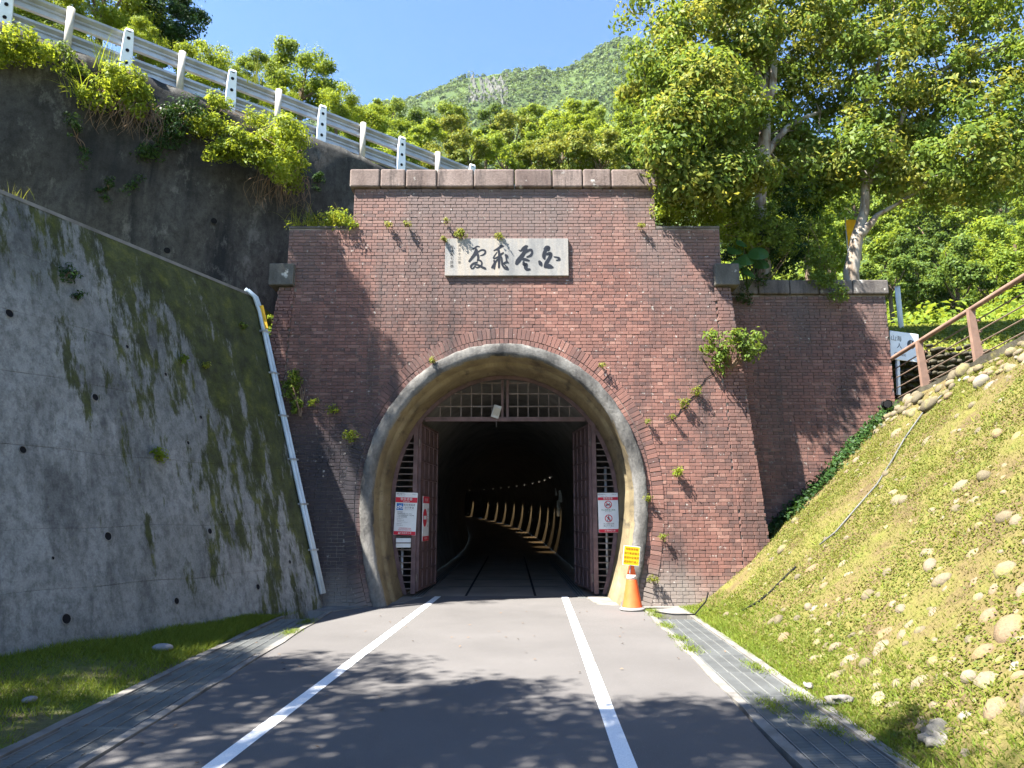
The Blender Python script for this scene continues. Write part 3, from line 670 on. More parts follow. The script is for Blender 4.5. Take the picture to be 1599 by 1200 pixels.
# ------------------------------------------------------------------ gate in the mouth
gate = empty('tunnel_gate', (X0, YG, 0), 'rusty maroon steel gate with open leaves and grid fanlight in the tunnel mouth', 'gate')
XD = 1.855
mb = MB(); pr = [[(-.035, -.035), (-.115, -.035), (-.115, .035), (-.035, .035)][k] for k in range(4)]
mb.grid([[(X0+x, YG+dy, z) for x, z in prof(o, 44, 12, .03)] for o, dy in pr+[pr[0]]]); mb.build('arch_frame', M['steel_old'], gate, world=True)
m = MB(); m.box((X0, YG, 3.59), (2*half(3.59, -.12), .07, .09)); m.build('transom', M['steel_old'], gate, world=True)
m = MB(); m.box((X0, YG-.05, 3.575), (.22, .03, .07)); m.build('latch_plate', M['steel_old'], gate, world=True)
for s in (-1, 1):
    m = MB(); m.box((X0+s*XD, YG, 1.79), (.09, .09, 3.50)); m.build('door_post', M['steel_old'], gate, world=True)
    m = MB(); m.box((X0+s*.055, YG, (3.64+4.40)/2), (.05, .06, .80)); m.build('mullion', M['steel_old'], gate, world=True)
    for k in range(1, 10):
        x = .055+s*0+.218*k; zt = ZS+2.52*math.sqrt(max(0, 1-(x/2.24)**2))
        if zt > 3.72: 
            m = MB(); m.box((X0+s*x, YG+.012, (3.63+zt)/2), (.024, .024, zt-3.63)); m.build('fanlight_bar', M['grille'], gate, world=True)
    for z in (3.86, 4.13, 4.36):
        xe = half(z, -.13)
        m = MB(); m.box((X0+s*(.09+xe)/2, YG-.014, z), (xe-.09, .024, .028)); m.build('fanlight_bar', M['grille'], gate, world=True)
    z = .14
    while z < 3.5:
        xe = half(z, -.11)
        if xe-XD-.04 > .06:
            m = MB(); m.box((X0+s*(XD+.04+xe)/2, YG+random.uniform(-.006, .006), z), (xe-XD-.05, .03, .022)); m.build('side_bar', M['grille'], gate, world=True)
        z += .128
    xv = XD+.24; m = MB(); m.tube([(X0+s*xv, YG+.05, .05), (X0+s*xv, YG+.05, 2.6 if s > 0 else 1.0)], .028, 8); m.build('conduit', M['galv'], gate, smooth=True, world=True)
    # open leaf, swung inwards
    hin = Vector((X0+s*(XD-.06), YG+.05, 0)); dr = Vector((-s*.11, 1.0, 0)); dr.normalize(); nr = Vector((-s*dr.y, -s*-dr.x, 0)); nr = Vector((-s*1.0, -.11, 0)); nr.normalize()
    leaf = MB(); Wl = 1.74; Mx = Matrix((dr, nr, Vector((0,0,1)))).transposed()
    leaf.box(hin+dr*Wl/2+Vector((0,0,1.80)), (Wl, .03, 3.44), Mx); lo = leaf.build('door_leaf', M['steel_old'], gate, world=True)
    rb = MB()
    for xx in (.03, Wl-.03): rb.box(hin+dr*xx+nr*.028+Vector((0,0,1.80)), (.06, .03, 3.44), Mx)
    for k in range(1, 4): rb.box(hin+dr*(Wl*k/4)+nr*.024+Vector((0,0,1.80)), (.035, .02, 3.36), Mx)
    for k in range(10): rb.box(hin+dr*Wl/2+nr*.026+Vector((0,0,.11+k*3.38/9)), (Wl-.12, .024, .045), Mx)
    o = rb.build('leaf_frame', M['steel_old']); o.parent = lo; o.matrix_parent_inverse = Matrix.Identity(4)
    for zz in (.35, 3.1): 
        m = MB(); m.tube([hin+Vector((0,-.015,zz-.08)), hin+Vector((0,-.015,zz+.08))], .028, 8); o = m.build('hinge', M['grille']); o.parent = lo
fl = empty('floodlight', at(775, 643, YG-.12), 'small grey floodlight hung in front of the fanlight bars', 'floodlight')
m = MB(); m.box((0, 0, 0), (.17, .07, .27), Euler((.2, .3, 0)).to_matrix()); bevel(m.build('housing', M['galv'], fl), .012)
m = MB(); m.box((.0, -.045, -.01), (.12, .015, .16), Euler((.2, .3, 0)).to_matrix()); m.build('lens', M['grey_post'], fl)
m = MB(); m.tube([(.02, .03, .1), (0, .08, .02), (0, .1, -.08)], .012, 6); m.tube([(0, .03, -.1), (.0, .02, -.32)], .006, 5); m.build('bracket', M['grille'], fl)
jb = empty('junction_box', at(630, 848, YG-.06), 'white box strapped to the side bars below the blue bicycle notice', 'electrical box')
m = MB(); m.box((0, 0, 0), (.30, .08, .19)); bevel(m.build('case', M['sign_white'], jb), .012); m = MB(); m.box((0, -.048, 0), (.34, .012, .02)); m.build('strap', M['grille'], jb)

# ------------------------------------------------------------------ notices
def disc(mb, c, r0, r1, y, n=28, a0=0, a1=6.28319):
    mb.grid([[(c[0]+r*math.cos(a0+(a1-a0)*k/n), y, c[1]+r*math.sin(a0+(a1-a0)*k/n)) for k in range(n+1)] for r in (r0, r1)])
def rect(mb, x0, x1, z0, z1, y): mb.add([(x0, y, z0), (x1, y, z0), (x1, y, z1), (x0, y, z1)], [(0,1,2,3)])
def sign_base(name, loc, rz, w, h, label, top=.105, tilt=0):
    r = empty(name, loc, label, 'sign', rz=rz); r.rotation_euler = (0, tilt, rz)
    m = MB(); m.box((0, .006, 0), (w, .012, h)); m.build('panel', M['sign_white'], r)
    return r
W1, H1 = .45, .86
s1 = sign_base('notice_board', at(633.5, 802.5, YG-.085), 0, W1, H1, 'white and red notice with blue bicycle symbol on the gate side bars', tilt=R(2.0))
m = MB(); rect(m, -W1/2+.003, W1/2-.003, H1/2-.205, H1/2-.10, -.002); m.build('header_band', M['sign_red'], s1)
m = MB(); rect(m, -W1/2+.003, W1/2-.003, -H1/2+.003, -H1/2+.075, -.002); m.build('footer_band', M['sign_red'], s1)
m = MB(); rect(m, -W1/2+.03, -W1/2+.165, H1/2-.36, H1/2-.222, -.002); bs = m.build('symbol_panel', M['sign_blue'], s1)
m = MB()
for cx in (-.165, -.09): disc(m, (cx, H1/2-.31), .019, .029, -.0045, 20)
def seg(mb, a, b, w, y):
    a = Vector(a); b = Vector(b); d = b-a; d.normalize(); q = Vector((-d.y, d.x))*w/2
    mb.add([((a+q).x, y, (a+q).y), ((a-q).x, y, (a-q).y), ((b-q).x, y, (b-q).y), ((b+q).x, y, (b+q).y)], [(0,1,2,3)])
for i, (a, b) in enumerate((((-.165,.12), (-.140,.155)), ((-.140,.155), (-.105,.155)), ((-.09,.12), (-.11,.17)), ((-.128,.12), (-.105,.155)), ((-.11,.17), (-.092,.172)), ((-.15,.166), (-.132,.166)))):
    seg(m, (a[0], a[1]), (b[0], b[1]), .009, -.0046-.0003*i)
m.build('bicycle_symbol', M['sign_white'], s1)
text('敬告遊客', .062, (0, -.004, H1/2-.138), M['sign_white'], s1); text('Caution', .042, (0, -.004, H1/2-.184), M['sign_white'], s1)
text('舊草嶺隧道', .046, (.065, -.003, H1/2-.255), M['sign_grey'], s1, spacing=1.1); text('自行車道', .046, (.065, -.003, H1/2-.31), M['sign_grey'], s1, spacing=1.15); text('Old Caoling Tunnel Bikeway', .016, (.065, -.003, H1/2-.348), M['sign_grey'], s1)
text('福隆遊客中心', .032, (-.12, -.003, H1/2-.035), M['sign_grey'], s1); text('Fulong Visitor Center', .017, (-.10, -.003, H1/2-.07), M['sign_grey'], s1); text('24991210', .02, (.15, -.003, H1/2-.035), M['sign_grey'], s1)
for i, (tx, sz) in enumerate((('開放時間', .026), ('隧道開放時間 8:30~17:00', .027), ('17:00 前請離開隧道 不得停留', .027), ('17:00 後隧道關閉', .027), ('Opening hours:', .021), ('Daily 08:30-17:00', .021), ('17:00 Tunnel closing time', .021), ('Please leave', .021), ('before closing', .021))):
    text(tx, sz, (-.17, -.003, .03-.033*i), M['sign_grey'] , s1, align='LEFT')
text('請勿騎乘機車進入隧道', .025, (0, -.003, -.295), M['sign_red'], s1); text('違者依法告發請遵守規定', .025, (0, -.003, -.328), M['sign_red'], s1)
text('交通部觀光署', .036, (.02, -.004, -H1/2+.04), M['sign_white'], s1, spacing=1.2)
m = MB(); m.add([(-.135, -.004, -H1/2+.022), (-.095, -.004, -H1/2+.022), (-.115, -.004, -H1/2+.06)], [(0,1,2)]); m.build('logo', M['sign_white'], s1)
W2, H2 = .415, .80
s2 = sign_base('notice_board', at(950, 801, YG-.085), 0, W2, H2, 'white and red notice with two red prohibition circles', tilt=R(-.8))
m = MB(); rect(m, -W2/2+.003, W2/2-.003, H2/2-.145, H2/2-.085, -.002); m.build('header_band', M['sign_red'], s2)
m = MB(); rect(m, -W2/2+.003, W2/2-.003, -H2/2+.003, -H2/2+.07, -.002); m.build('footer_band', M['sign_red'], s2)
text('敬告遊客', .05, (0, -.004, H2/2-.115), M['sign_white'], s2); text('交通部觀光署', .034, (.02, -.004, -H2/2+.036), M['sign_white'], s2, spacing=1.2)
text('福隆遊客中心', .03, (-.115, -.003, H2/2-.032), M['sign_grey'], s2); text('24991210', .022, (.125, -.003, H2/2-.032), M['sign_grey'], s2); text('Fulong Visitor Center', .018, (-.09, -.003, H2/2-.066), M['sign_grey'], s2)
for cz, kind in ((H2/2-.235, 0), (H2/2-.515, 1)):
    m = MB()
    if kind == 0:
        for cx in (-.03, .035): disc(m, (cx, cz-.015), .011, .02, -.0022, 16)
        seg(m, (-.045, cz-.01), (.02, cz+.005), .02, -.0026); seg(m, (.02, cz), (.03, cz+.035), .012, -.003)
    else:
        disc(m, (.004, cz+.045), 0, .013, -.0022, 14); seg(m, (.0, cz+.03), (-.004, cz-.005), .024, -.0024); seg(m, (-.004, cz), (-.025, cz-.05), .013, -.0027); seg(m, (0, cz), (.022, cz-.05), .013, -.003); seg(m, (0, cz+.025), (.03, cz-.002), .010, -.0033); seg(m, (0, cz+.025), (-.028, cz+.002), .010, -.0036)
    m.build('pictogram', M['sign_grey'], s2)
    m = MB(); disc(m, (0, cz), .062, .078, -.0045, 40); seg(m, (-.05, cz+.05), (.05, cz-.05), .015, -.0048); m.build('prohibition_circle', M['sign_red'], s2)
text('禁止機車進入隧道', .036, (0, -.003, H2/2-.345), M['sign_green'], s2); text('No motorcycles', .02, (0, -.003, H2/2-.378), M['sign_grey'], s2)
text('行人請由左側', .036, (0, -.003, H2/2-.625), M['sign_grey'], s2); text('禁止步行進入', .036, (0, -.003, H2/2-.668), M['sign_grey'], s2); text('No pedestrians', .018, (0, -.003, H2/2-.703), M['sign_grey'], s2)
W3, H3 = .58, .93
hin = Vector((X0-(XD-.06), YG+.05, 0)); dr = Vector((.11, 1, 0)).normalized(); nr3 = Vector((1, -.11, 0)).normalized()
s3 = sign_base('notice_board', hin+dr*.48+nr3*.062+Vector((0,0,1.53)), math.atan2(1, .11), W3, H3, 'red and white no entry notice on the open gate leaf')
m = MB(); rect(m, -W3/2+.003, W3/2-.003, H3/2-.14, H3/2-.003, -.002); m.build('header_band', M['sign_red'], s3)
m = MB(); rect(m, -W3/2+.003, W3/2-.003, -H3/2+.003, -H3/2+.10, -.002); m.build('footer_band', M['sign_red'], s3)
m = MB(); disc(m, (-.10, .02), 0, .185, -.0025, 36); m.build('no_entry_disc', M['sign_red'], s3); m = MB(); rect(m, -.235, .035, -.018, .058, -.0045); m.build('no_entry_bar', M['sign_white'], s3)
for i, ch in enumerate('禁止進入'): text(ch, .09, (.185, -.003, .17-.105*i), M['sign_grey'], s3)
text('敬告遊客', .07, (0, -.004, H3/2-.075), M['sign_white'], s3); text('交通部觀光署', .045, (0, -.004, -H3/2+.052), M['sign_white'], s3)

# ------------------------------------------------------------------ traffic cone and its yellow board
cone = empty('traffic_cone', (2.06, 13.08, .008), 'faded orange traffic cone standing at the foot of the arch', 'cone')
m = MB(); m.lathe([(.175, .045), (.172, .06), (.16, .10), (.115, .36), (.092, .50), (.09, .51)], 28); m.build('body', M['cone'], cone, smooth=True)
m = MB(); m.lathe([(.092, .51), (.075, .585)], 28); m.build('worn_band', M['cone_band'], cone, smooth=True)
m = MB(); m.lathe([(.075, .585), (.045, .74), (.038, .78), (.02, .785)], 28); m.build('tip', M['cone'], cone, smooth=True)
m = MB(); m.lathe([(.215, 0), (.22, .02), (.20, .04), (.17, .05)], 28); m.build('base', M['rubber'], cone, smooth=True)
yb = empty('warning_board', (2.055, 12.985, .915), 'small bright yellow board with red lettering on top of the cone', 'sign'); yb.rotation_euler = (0, R(6), R(4))
m = MB(); m.box((0, .004, 0), (.285, .008, .325)); m.build('border', M['sign_white'], yb); m = MB(); rect(m, -.136, .136, -.155, .155, -.002); m.build('panel', M['sign_yellow'], yb)
for i, ln in enumerate(('電動機車輛', '自行車請慢行', '隧道內全面禁', '煙請勿行進入')): text(ln, .044, (0, -.004, .107-.071*i), M['text_orange'], yb)
m = MB(); m.tube([(0, .03, -.3), (0, .03, -.02)], .008, 6); m.build('stick', M['galv'], yb)

# ------------------------------------------------------------------ near concrete retaining wall
rw = empty('retaining_wall', wall_pt(3, 0), 'battered grey concrete retaining wall with green moss beside the road', 'wall')
WTOP = 5.72; lifts = [-.25, .75, 1.45, 2.4, 3.3, 4.1, 4.9, WTOP]
for a, b in zip(lifts, lifts[1:]):
    mb = MB(); off = random.uniform(-.003, .003); rows = []
    nz = max(3, int((b-a)/.12))
    zz = [a+.001]+[a+.006+(b-a-.012)*i/nz for i in range(nz+1)]+[b-.001]
    for i, z in enumerate(zz):
        edge = -.004 if i in (0, len(zz)-1) else 0.0
        r = []
        for k in range(131):
            t = end_t(z)+k*.155
            zw = z+(.018*math.sin(t*1.1+a*3)+.01*math.sin(t*3.7+a)*1.0)*(1 if i < len(zz)/2 and a > 0 else 0)+(.018*math.sin(t*1.1+b*3)+.01*math.sin(t*3.7+b))*(1 if i >= len(zz)/2 and b < WTOP else 0)
            r.append(wall_pt(t, zw, off+edge+.006*math.sin(t*3.1+z*2)*math.sin(z*4.3+t)+random.uniform(-.0025, .0025)))
        r = [wall_pt(end_t(z), z, -.5)]+r
        rows.append(r)
    mb.grid(rows); mb.build('concrete_lift', M['wall_near'], rw, world=True)
mb = MB(); mb.grid([[wall_pt(t*1.0+.01, -.3, -.03), wall_pt(t*1.0+end_t(WTOP)+.01, WTOP-.02, -.03)] for t in range(0, 20)]); mb.build('joint_backing', M['wall_far'], rw, world=True)
mb = MB(); mb.grid([[wall_pt(k*.5+end_t(WTOP), WTOP+random.uniform(-.008, .008), .012), wall_pt(k*.5+end_t(WTOP), WTOP+.01, -.42)] for k in range(40)])
mb.grid([[wall_pt(k*.5+end_t(WTOP), WTOP+.004, .012), wall_pt(k*.5+end_t(WTOP), WTOP-.05, .004)] for k in range(40)]); mb.build('wall_top', M['kerb'], rw, world=True)
def on_wall(px, py):
    d = ray(px, py); wn = np.array(WN); s = (wn@np.array(WF)-BAT*CAM_H)/(wn@d[:2]+BAT*d[2]); return Vector((d[0]*s, d[1]*s, CAM_H+d[2]*s))
WN3 = Vector((WN.x, WN.y, BAT)).normalized()
for px, py, r in ((14,490,.055), (148,621,.05), (35,703,.045), (168,838,.055), (327,830,.045), (103,967,.06), (275,939,.045), (402,917,.045), (313,652,.03), (293,692,.03), (198,542,.03), (258,585,.03), (452,878,.03), (433,830,.025), (82,872,.02), (345,800,.02)):
    c = on_wall(px, py); m = MB(); q = WN3.to_track_quat('Z', 'Y').to_matrix(); n = 16
    rings = [(r*1.12, -.01), (r*1.12, .012), (r*.95, .014), (r*.93, .008)]
    vs = [c+q@Vector((rr*math.cos(6.2832*k/n), rr*math.sin(6.2832*k/n), hh)) for rr, hh in rings for k in range(n)]
    m.add(vs, [(i*n+k, i*n+(k+1) % n, (i+1)*n+(k+1) % n, (i+1)*n+k) for i in range(3) for k in range(n)]); h = m.build('weep_pipe', M['kerb'], rw, smooth=True, world=True)
    m = MB(); m.add([c+q@Vector((rr*.93*math.cos(6.2832*k/n), rr*.93*math.sin(6.2832*k/n), .0075)) for rr in (r,) for k in range(n)], [tuple(range(n))]); o = m.build('weep_hole', M['black'], h)
# conduit pipes down the end of the wall
pp = empty('drain_pipe', wall_pt(-.05, .2, .06), 'pair of pale grey plastic pipes running down the corner of the concrete wall', 'pipe')
for k, dx in enumerate((0, .075)):
    pts = [wall_pt(.62-dx, 5.72, .0)+Vector((0,0,.05)), wall_pt(.46-dx, 5.66, .06), wall_pt(end_t(5.4)-dx, 5.4, .06)]+[wall_pt(end_t(z)-dx, z, .055) for z in (4.6, 3.6, 2.6, 1.6, .25)]
    m = MB(); m.tube(pts, .034, 10); m.build('pipe', M['pvc'], pp, smooth=True, world=True)
for z in (5.0, 4.2, 3.4, 2.6, 1.8, 1.0): 
    m = MB(); m.bar(wall_pt(end_t(z)+.06, z, .055), wall_pt(end_t(z)-.14, z, .055), .085, .03); m.build('pipe_clip', M['galv'], pp, world=True)
ybd = empty('yellow_strip', at(411, 497, 13.45), 'short yellow strip standing behind the pipe corner', 'marker')
m = MB(); m.bar(at(407, 478, 13.45), at(415, 514, 13.45), .10, .03, (0,1,0)); m.build('board', M['yellow_board'], ybd, world=True)

# ------------------------------------------------------------------ upper wall, upper road, guardrail
G0 = Vector((-7.55, 13.1)); GD = Vector((.824, .566)).normalized(); GN = Vector((GD.y, -GD.x))
def gtop(t): return 10.2-.0766*t
def gp(t, z, out=0.0): p = G0+GD*t+GN*out; return Vector((p.x, p.y, z))
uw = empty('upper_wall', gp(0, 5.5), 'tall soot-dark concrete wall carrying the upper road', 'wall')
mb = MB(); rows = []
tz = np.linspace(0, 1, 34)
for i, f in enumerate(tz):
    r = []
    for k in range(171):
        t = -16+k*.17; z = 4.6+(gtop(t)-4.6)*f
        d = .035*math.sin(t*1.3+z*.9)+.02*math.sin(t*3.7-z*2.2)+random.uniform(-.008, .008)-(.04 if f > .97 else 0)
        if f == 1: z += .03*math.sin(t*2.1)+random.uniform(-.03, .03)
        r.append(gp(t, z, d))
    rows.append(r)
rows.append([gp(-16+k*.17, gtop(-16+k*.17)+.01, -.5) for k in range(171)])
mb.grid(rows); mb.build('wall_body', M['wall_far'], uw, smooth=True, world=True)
for px, py in ((260, 393), (333, 347)):
    d = ray(px, py); s = (np.array(GN)@np.array(G0))/(np.array(GN)@d[:2]); c = Vector((d[0]*s, d[1]*s, CAM_H+d[2]*s)); m = MB()
    q = Vector((GN.x, GN.y, 0)).to_track_quat('Z', 'Y').to_matrix(); m.add([c+q@Vector((.06*math.cos(6.2832*k/14), .06*math.sin(6.2832*k/14), .07)) for k in range(14)], [tuple(range(14))]); m.build('weep_hole', M['black'], uw, world=True)
ter = flat('terrace', [tuple(wall_pt(0, WTOP, -.3)), tuple(wall_pt(20, WTOP, -.3)), (-20, -5, 5.6), tuple(gp(-16, 5.6, .2)), tuple(gp(3.2, 5.6, .2))], 5.6, M['verge'], thick=.3)
mb = MB(); mb.grid([[gp(t, gtop(t)-.02-.0, -.3), gp(t, gtop(t)+.1, -7.2)] for t in range(-16, 13)]); tag(mb.build('upper_road', M['asphalt']), 'upper road behind the guardrail', kind='structure')
gr = empty('guardrail', gp(0, gtop(0), -.2), 'galvanised double beam guardrail with white and grey posts along the upper road', 'guardrail')
beam = [(0, -.155), (.045, -.15), (.045, -.10), (0, -.055), (0, -.02), (.02, 0), (0, .02), (0, .055), (.045, .10), (.045, .15), (0, .155)]
for zc in (.235, .715):
    t = -12.0
    while t < 12:
        m = MB(); m.grid([[gp(tt, gtop(tt)+zc+z, -.24+y*1.6) for y, z in beam] for tt in (t, t+2, t+4.02)]); m.build('beam', M['galv'], gr, world=True); t += 4
for k in range(-5, 6):
    t = 2.0*k; m = MB(); rows = []
    for f, w, bow in ((0, .115, 0), (.3, .115, .02), (.55, .105, .015), (.8, .095, .035), (.95, .085, .05), (1, .07, .03)):
        z = gtop(t)+.0+.93*f; rows.append([gp(t-w, z, -.13+bow-.05), gp(t-w+.012, z, -.13+bow), gp(t+w-.012, z, -.13+bow), gp(t+w, z, -.13+bow-.05)])
    m.grid(rows); wp = m.build('white_post', M['white_post'], gr, world=True)
    wp['label'] = 'white curved plate post with round holes'
    for hz, bow in ((.20, .012), (.46, .018), (.72, .028), (.86, .04)):
        m = MB(); m.add([gp(t+.035*math.cos(6.2832*a/12)*(1.2 if hz > .8 else 1), gtop(t)+hz+.035*math.sin(6.2832*a/12)*(.5 if hz > .8 else 1.1), -.126+bow+.004) for a in range(12)], [tuple(range(12))]); m.build('post_hole', M['black'], wp)
    t += 1.0
    m = MB(); m.tube([gp(t, gtop(t)-.1, -.14), gp(t, gtop(t)+.90, -.14)], .068, 12); m.build('grey_post', M['grey_post'], gr, smooth=True, world=True)

# ------------------------------------------------------------------ stony bank on the sunny side
def crest_x(y): return 7.45+(15-y)*.045
def crest_z(y): return 3.62+(15-max(y, 4))*.13
def bank_base(x, y):
    e = lerp_pts(ER, min(y, 13.4))+.78; xc, zc = crest_x(y), crest_z(y)
    if x <= e+.25: return .0+.04*max(0, x-e)
    f = (x-e-.25)/(xc-e-.25)
    if f < 1: return .01+zc*f**1.13
    return zc+.02+max(0, (x-11.2))*.8
def hsh(x, y): return .5*math.sin(x*2.1+y*1.3)+.3*math.sin(x*4.7-y*3.9+1)+.2*math.sin(x*9.1+y*7.7)
def bank_z(x, y):
    e = lerp_pts(ER, min(y, 13.4))+.78; k = min(1, max(0, (x-e-.2)/1.2)) if x < crest_x(y) else .3
    return bank_base(x, y)+.05*k*hsh(x, y)
mb = MB(); rows = []
for i in range(150):
    y = -6+i*21.4/149; e = lerp_pts(ER, min(y, 13.4))+.77; r = []
    for j in range(110):
        x = e+(12.5-e)*(j/109)**1.25; r.append((x, y, bank_z(x, y)+random.uniform(-.012, .012)-(.06 if j == 0 else 0)))
    rows.append(r)
mb.grid(rows); bank = tag(mb.build('embankment', M['slope'], smooth=True), 'sunlit bank of earth, moss and half-buried cobbles', kind='structure')
def bank_n(x, y):
    a = .05; return Vector((-(bank_base(x+a, y)-bank_base(x-a, y))/(2*a), -(bank_base(x, y+a)-bank_base(x, y-a))/(2*a), 1)).normalized()
def stone_meshes(n, mat, sub=2, flatz=.72, amp=.30, rough=0.0):
    out = []
    for k in range(n):
        bm = bmesh.new(); bmesh.ops.create_icosphere(bm, subdivisions=sub, radius=1)
        f = [Vector((random.uniform(-1, 1), random.uniform(-1, 1), random.uniform(-1, 1))).normalized() for _ in range(6)]; a = [random.uniform(-amp, amp) for _ in f]
        sx, sy = random.uniform(.8, 1.25), random.uniform(.7, 1.0)
        for v in bm.verts:
            d = v.co.normalized(); s = 1+sum(q*max(0, d.dot(g))**2 for q, g in zip(a, f))*1.5+random.uniform(-.03, .03)+(rough*mnoise.noise(d*1.9+Vector((k*7.1, 0, 3)))+rough*.5*mnoise.noise(d*4.5+Vector((k*3.1, 5, 3))) if rough else 0); v.co = Vector((d.x*s*sx, d.y*s*sy, d.z*s*flatz))
        me = bpy.data.meshes.new('cobble'); bm.to_mesh(me); bm.free(); me.materials.append(mat); me.polygons.foreach_set('use_smooth', [True]*len(me.polygons)); out.append(me)
    return out
cob = stone_meshes(9, M['cobble'])
spots = []
def pix(p):
    c, s = math.cos(PITCH), math.sin(PITCH); z = p[2]-CAM_H; dep = p[1]*c+z*s; return (799.5+FPX*p[0]/dep, 600-FPX*(-p[1]*s+z*c)/dep, dep)
tries = 0
while len(spots) < 820 and tries < 30000:
    tries += 1
    y = random.uniform(1.5, 14.0); e = lerp_pts(ER, min(y, 13.4))+.78; x = random.uniform(e+.35, crest_x(y)-.05)
    f = (x-e)/(crest_x(y)-e); c = .5+.5*math.sin(x*1.7+y*.9)*math.sin(y*1.1-x*.6)
    near = max(0, (9-y)/6)
    band = 1.0 if f > .87 else 0
    low = max(0, 1-f*1.6)*max(0, (10.5-y)/6)
    pr = .05+.10*c+.35*near+.9*low*c+band*.9
    if random.random() > pr: continue
    r = random.choice((.035, .045, .05, .06, .065, .08, .11))*(1.0+.75*near)*(1.3 if band else 1)
    if any((x-q[0])**2+(y-q[1])**2 < ((r+q[2])*.78)**2 for q in spots): continue
    spots.append((x, y, r, band))
sp = sorted(spots, key=lambda q: -q[2]/max(2, pix((q[0], q[1], bank_z(q[0], q[1])))[2])*(1 if 0 < pix((q[0], q[1], 1.5))[0] < 1650 else .2))
joined = MB()
for k, (x, y, r, band) in enumerate(sp):
    n = bank_n(x, y); me = random.choice(cob); Mx = n.to_track_quat('Z', 'Y').to_matrix().to_4x4() @ Matrix.Rotation(random.uniform(0, 6.28), 4, 'Z')
    loc = Vector((x, y, bank_z(x, y)))+n*r*(random.uniform(-.72, -.15) if not band else random.uniform(-.3, .3))
    T = Matrix.Translation(loc) @ Mx @ Matrix.Diagonal((r*1.15, r, r, 1))
    if k < 300:
        o = link('cobble', me, bank); o.matrix_basis = T
    else: joined.add([T @ v.co for v in me.vertices], [tuple(p.vertices) for p in me.polygons])
o = joined.build('small_cobbles', M['cobble'], bank, smooth=True); o['kind'] = 'stuff'
# rocks lying loose
rk = stone_meshes(3, M['rock'], 3, .7, .25, .75); gs = stone_meshes(2, M['grey_stone'], 3, .42, .08)
def loose(me, name, p, s, rot, label, cat='rock'):
    o = link(name, me); o.location = p; o.scale = s; o.rotation_euler = rot; return tag(o, label, cat)
loose(rk[0], 'rock', (3.02, 5.55, .05), (.15, .10, .13), (.1, .2, .7), 'pitted pale rock lying on the grass at the foot of the bank')
loose(rk[1], 'rock', (2.83, 6.72, .03), (.11, .08, .05), (0, 0, .3), 'flat pale rock in the bright grass beside the drain')
loose(rk[2], 'rock', (2.78, 7.30, .02), (.06, .05, .04), (0, 0, 1.3), 'small white rock in the grass beside the drain')
loose(gs[0], 'river_stone', (-4.03, 8.9, .10), (.115, .075, .11), (0, 0, .1), 'smooth grey river stone on the shaded verge', 'stone')
loose(gs[1], 'river_stone', (-4.05, 6.55, .08), (.05, .045, .07), (0, 0, 1), 'small brown stone in the shaded grass near the drain', 'stone')
# moss and grass on the bank
def bank_blades(n, yr, f0, f1, h, w, mat, name, label, cond=None, lean=.8):
    yy = rng.random(n)*(yr[1]-yr[0])+yr[0]; ff = f0+(f1-f0)*rng.random(n)
    P = []; Nn = []
    for y, f in zip(yy, ff):
        e = lerp_pts(ER, min(y, 13.4))+.74; x = e+(crest_x(y)-e)*f
        if cond and not cond(x, y, f): continue
        P.append((x, y, bank_z(x, y)-.004))
    P = np.array(P); B = blades(P, h, w, lean, np.array((-.35, 0, .94)))
    return tag(link(name, npmesh(name, B, 3, mat)), label, 'grass', kind='stuff')
patchf = lambda x, y: math.sin(x*2.1+y*1.7)+math.sin(y*2.6-x*1.4+1)+random.gauss(0, .7)
bank_blades(30000, (2.0, 13.5), 0, .16, .06, .011, M['grass_green'], 'foot_grass', 'bright green grass along the foot of the bank', lambda x, y, f: random.random() < 1-f*4)
bank_blades(60000, (2.5, 14.3), .06, .97, .032, .010, M['grass_dry'], 'bank_moss', 'short dry yellowish moss covering the bank', lambda x, y, f: patchf(x, y) > -.6)
bank_blades(26000, (5, 14.3), .35, 1.0, .05, .012, M['leaf_yellow'], 'bank_grass', 'green grass patches on the upper bank', lambda x, y, f: patchf(x*1.3+2, y*.8) > .9)
bank_blades(9000, (2.5, 14.3), .1, 1.0, .09, .014, M['leaf_bright'], 'bank_weeds', 'taller weeds scattered on the bank', lambda x, y, f: patchf(x*1.7+5, y*1.9) > 1.7)
P = []
while len(P) < 52000:
    y = random.uniform(2.5, 14.3); e = lerp_pts(ER, min(y, 13.4))+.74; f = random.uniform(.03, .98); x = e+(crest_x(y)-e)*f
    if patchf(x*.9+1, y*1.2) > -.5+.4*f: P.append((x, y, bank_z(x, y)+random.uniform(0, .03)))
P = np.array(P); Q = leaf_quads(P, rng.normal(size=P.shape)*.55+np.array((-.35, -.15, .8)), .030, .8, .2)
tag(link('bank_clover', npmesh('bank_clover', Q, 4, M['grass_dry'])), 'tiny-leaved ground cover over the bank', 'ground cover', kind='stuff')
yy = 13.0+rng.random(9000)*1.4; P = []
for y in yy:
    y = min(y, 14.35); f = .38+.58*random.random(); e = lerp_pts(ER, 13.4)+.78; x = e+(crest_x(y)-e)*f
    if y < 13.75+.2*random.random() : continue
    if random.random() < .4+.6*(y-13.6): P.append((x, y, bank_z(x, y)))
P = np.array(P); Q = leaf_quads(P+rng.normal(size=P.shape)*.05+np.array((0, 0, .07)), rng.normal(size=P.shape)*.6+np.array((-.2, -.4, .8)), .085, .55)
tag(link('bank_creeper', npmesh('bank_creeper', Q, 4, M['leaf_dark'])), 'dark creeping plants in the shade along the wing wall', 'creeper', kind='stuff')

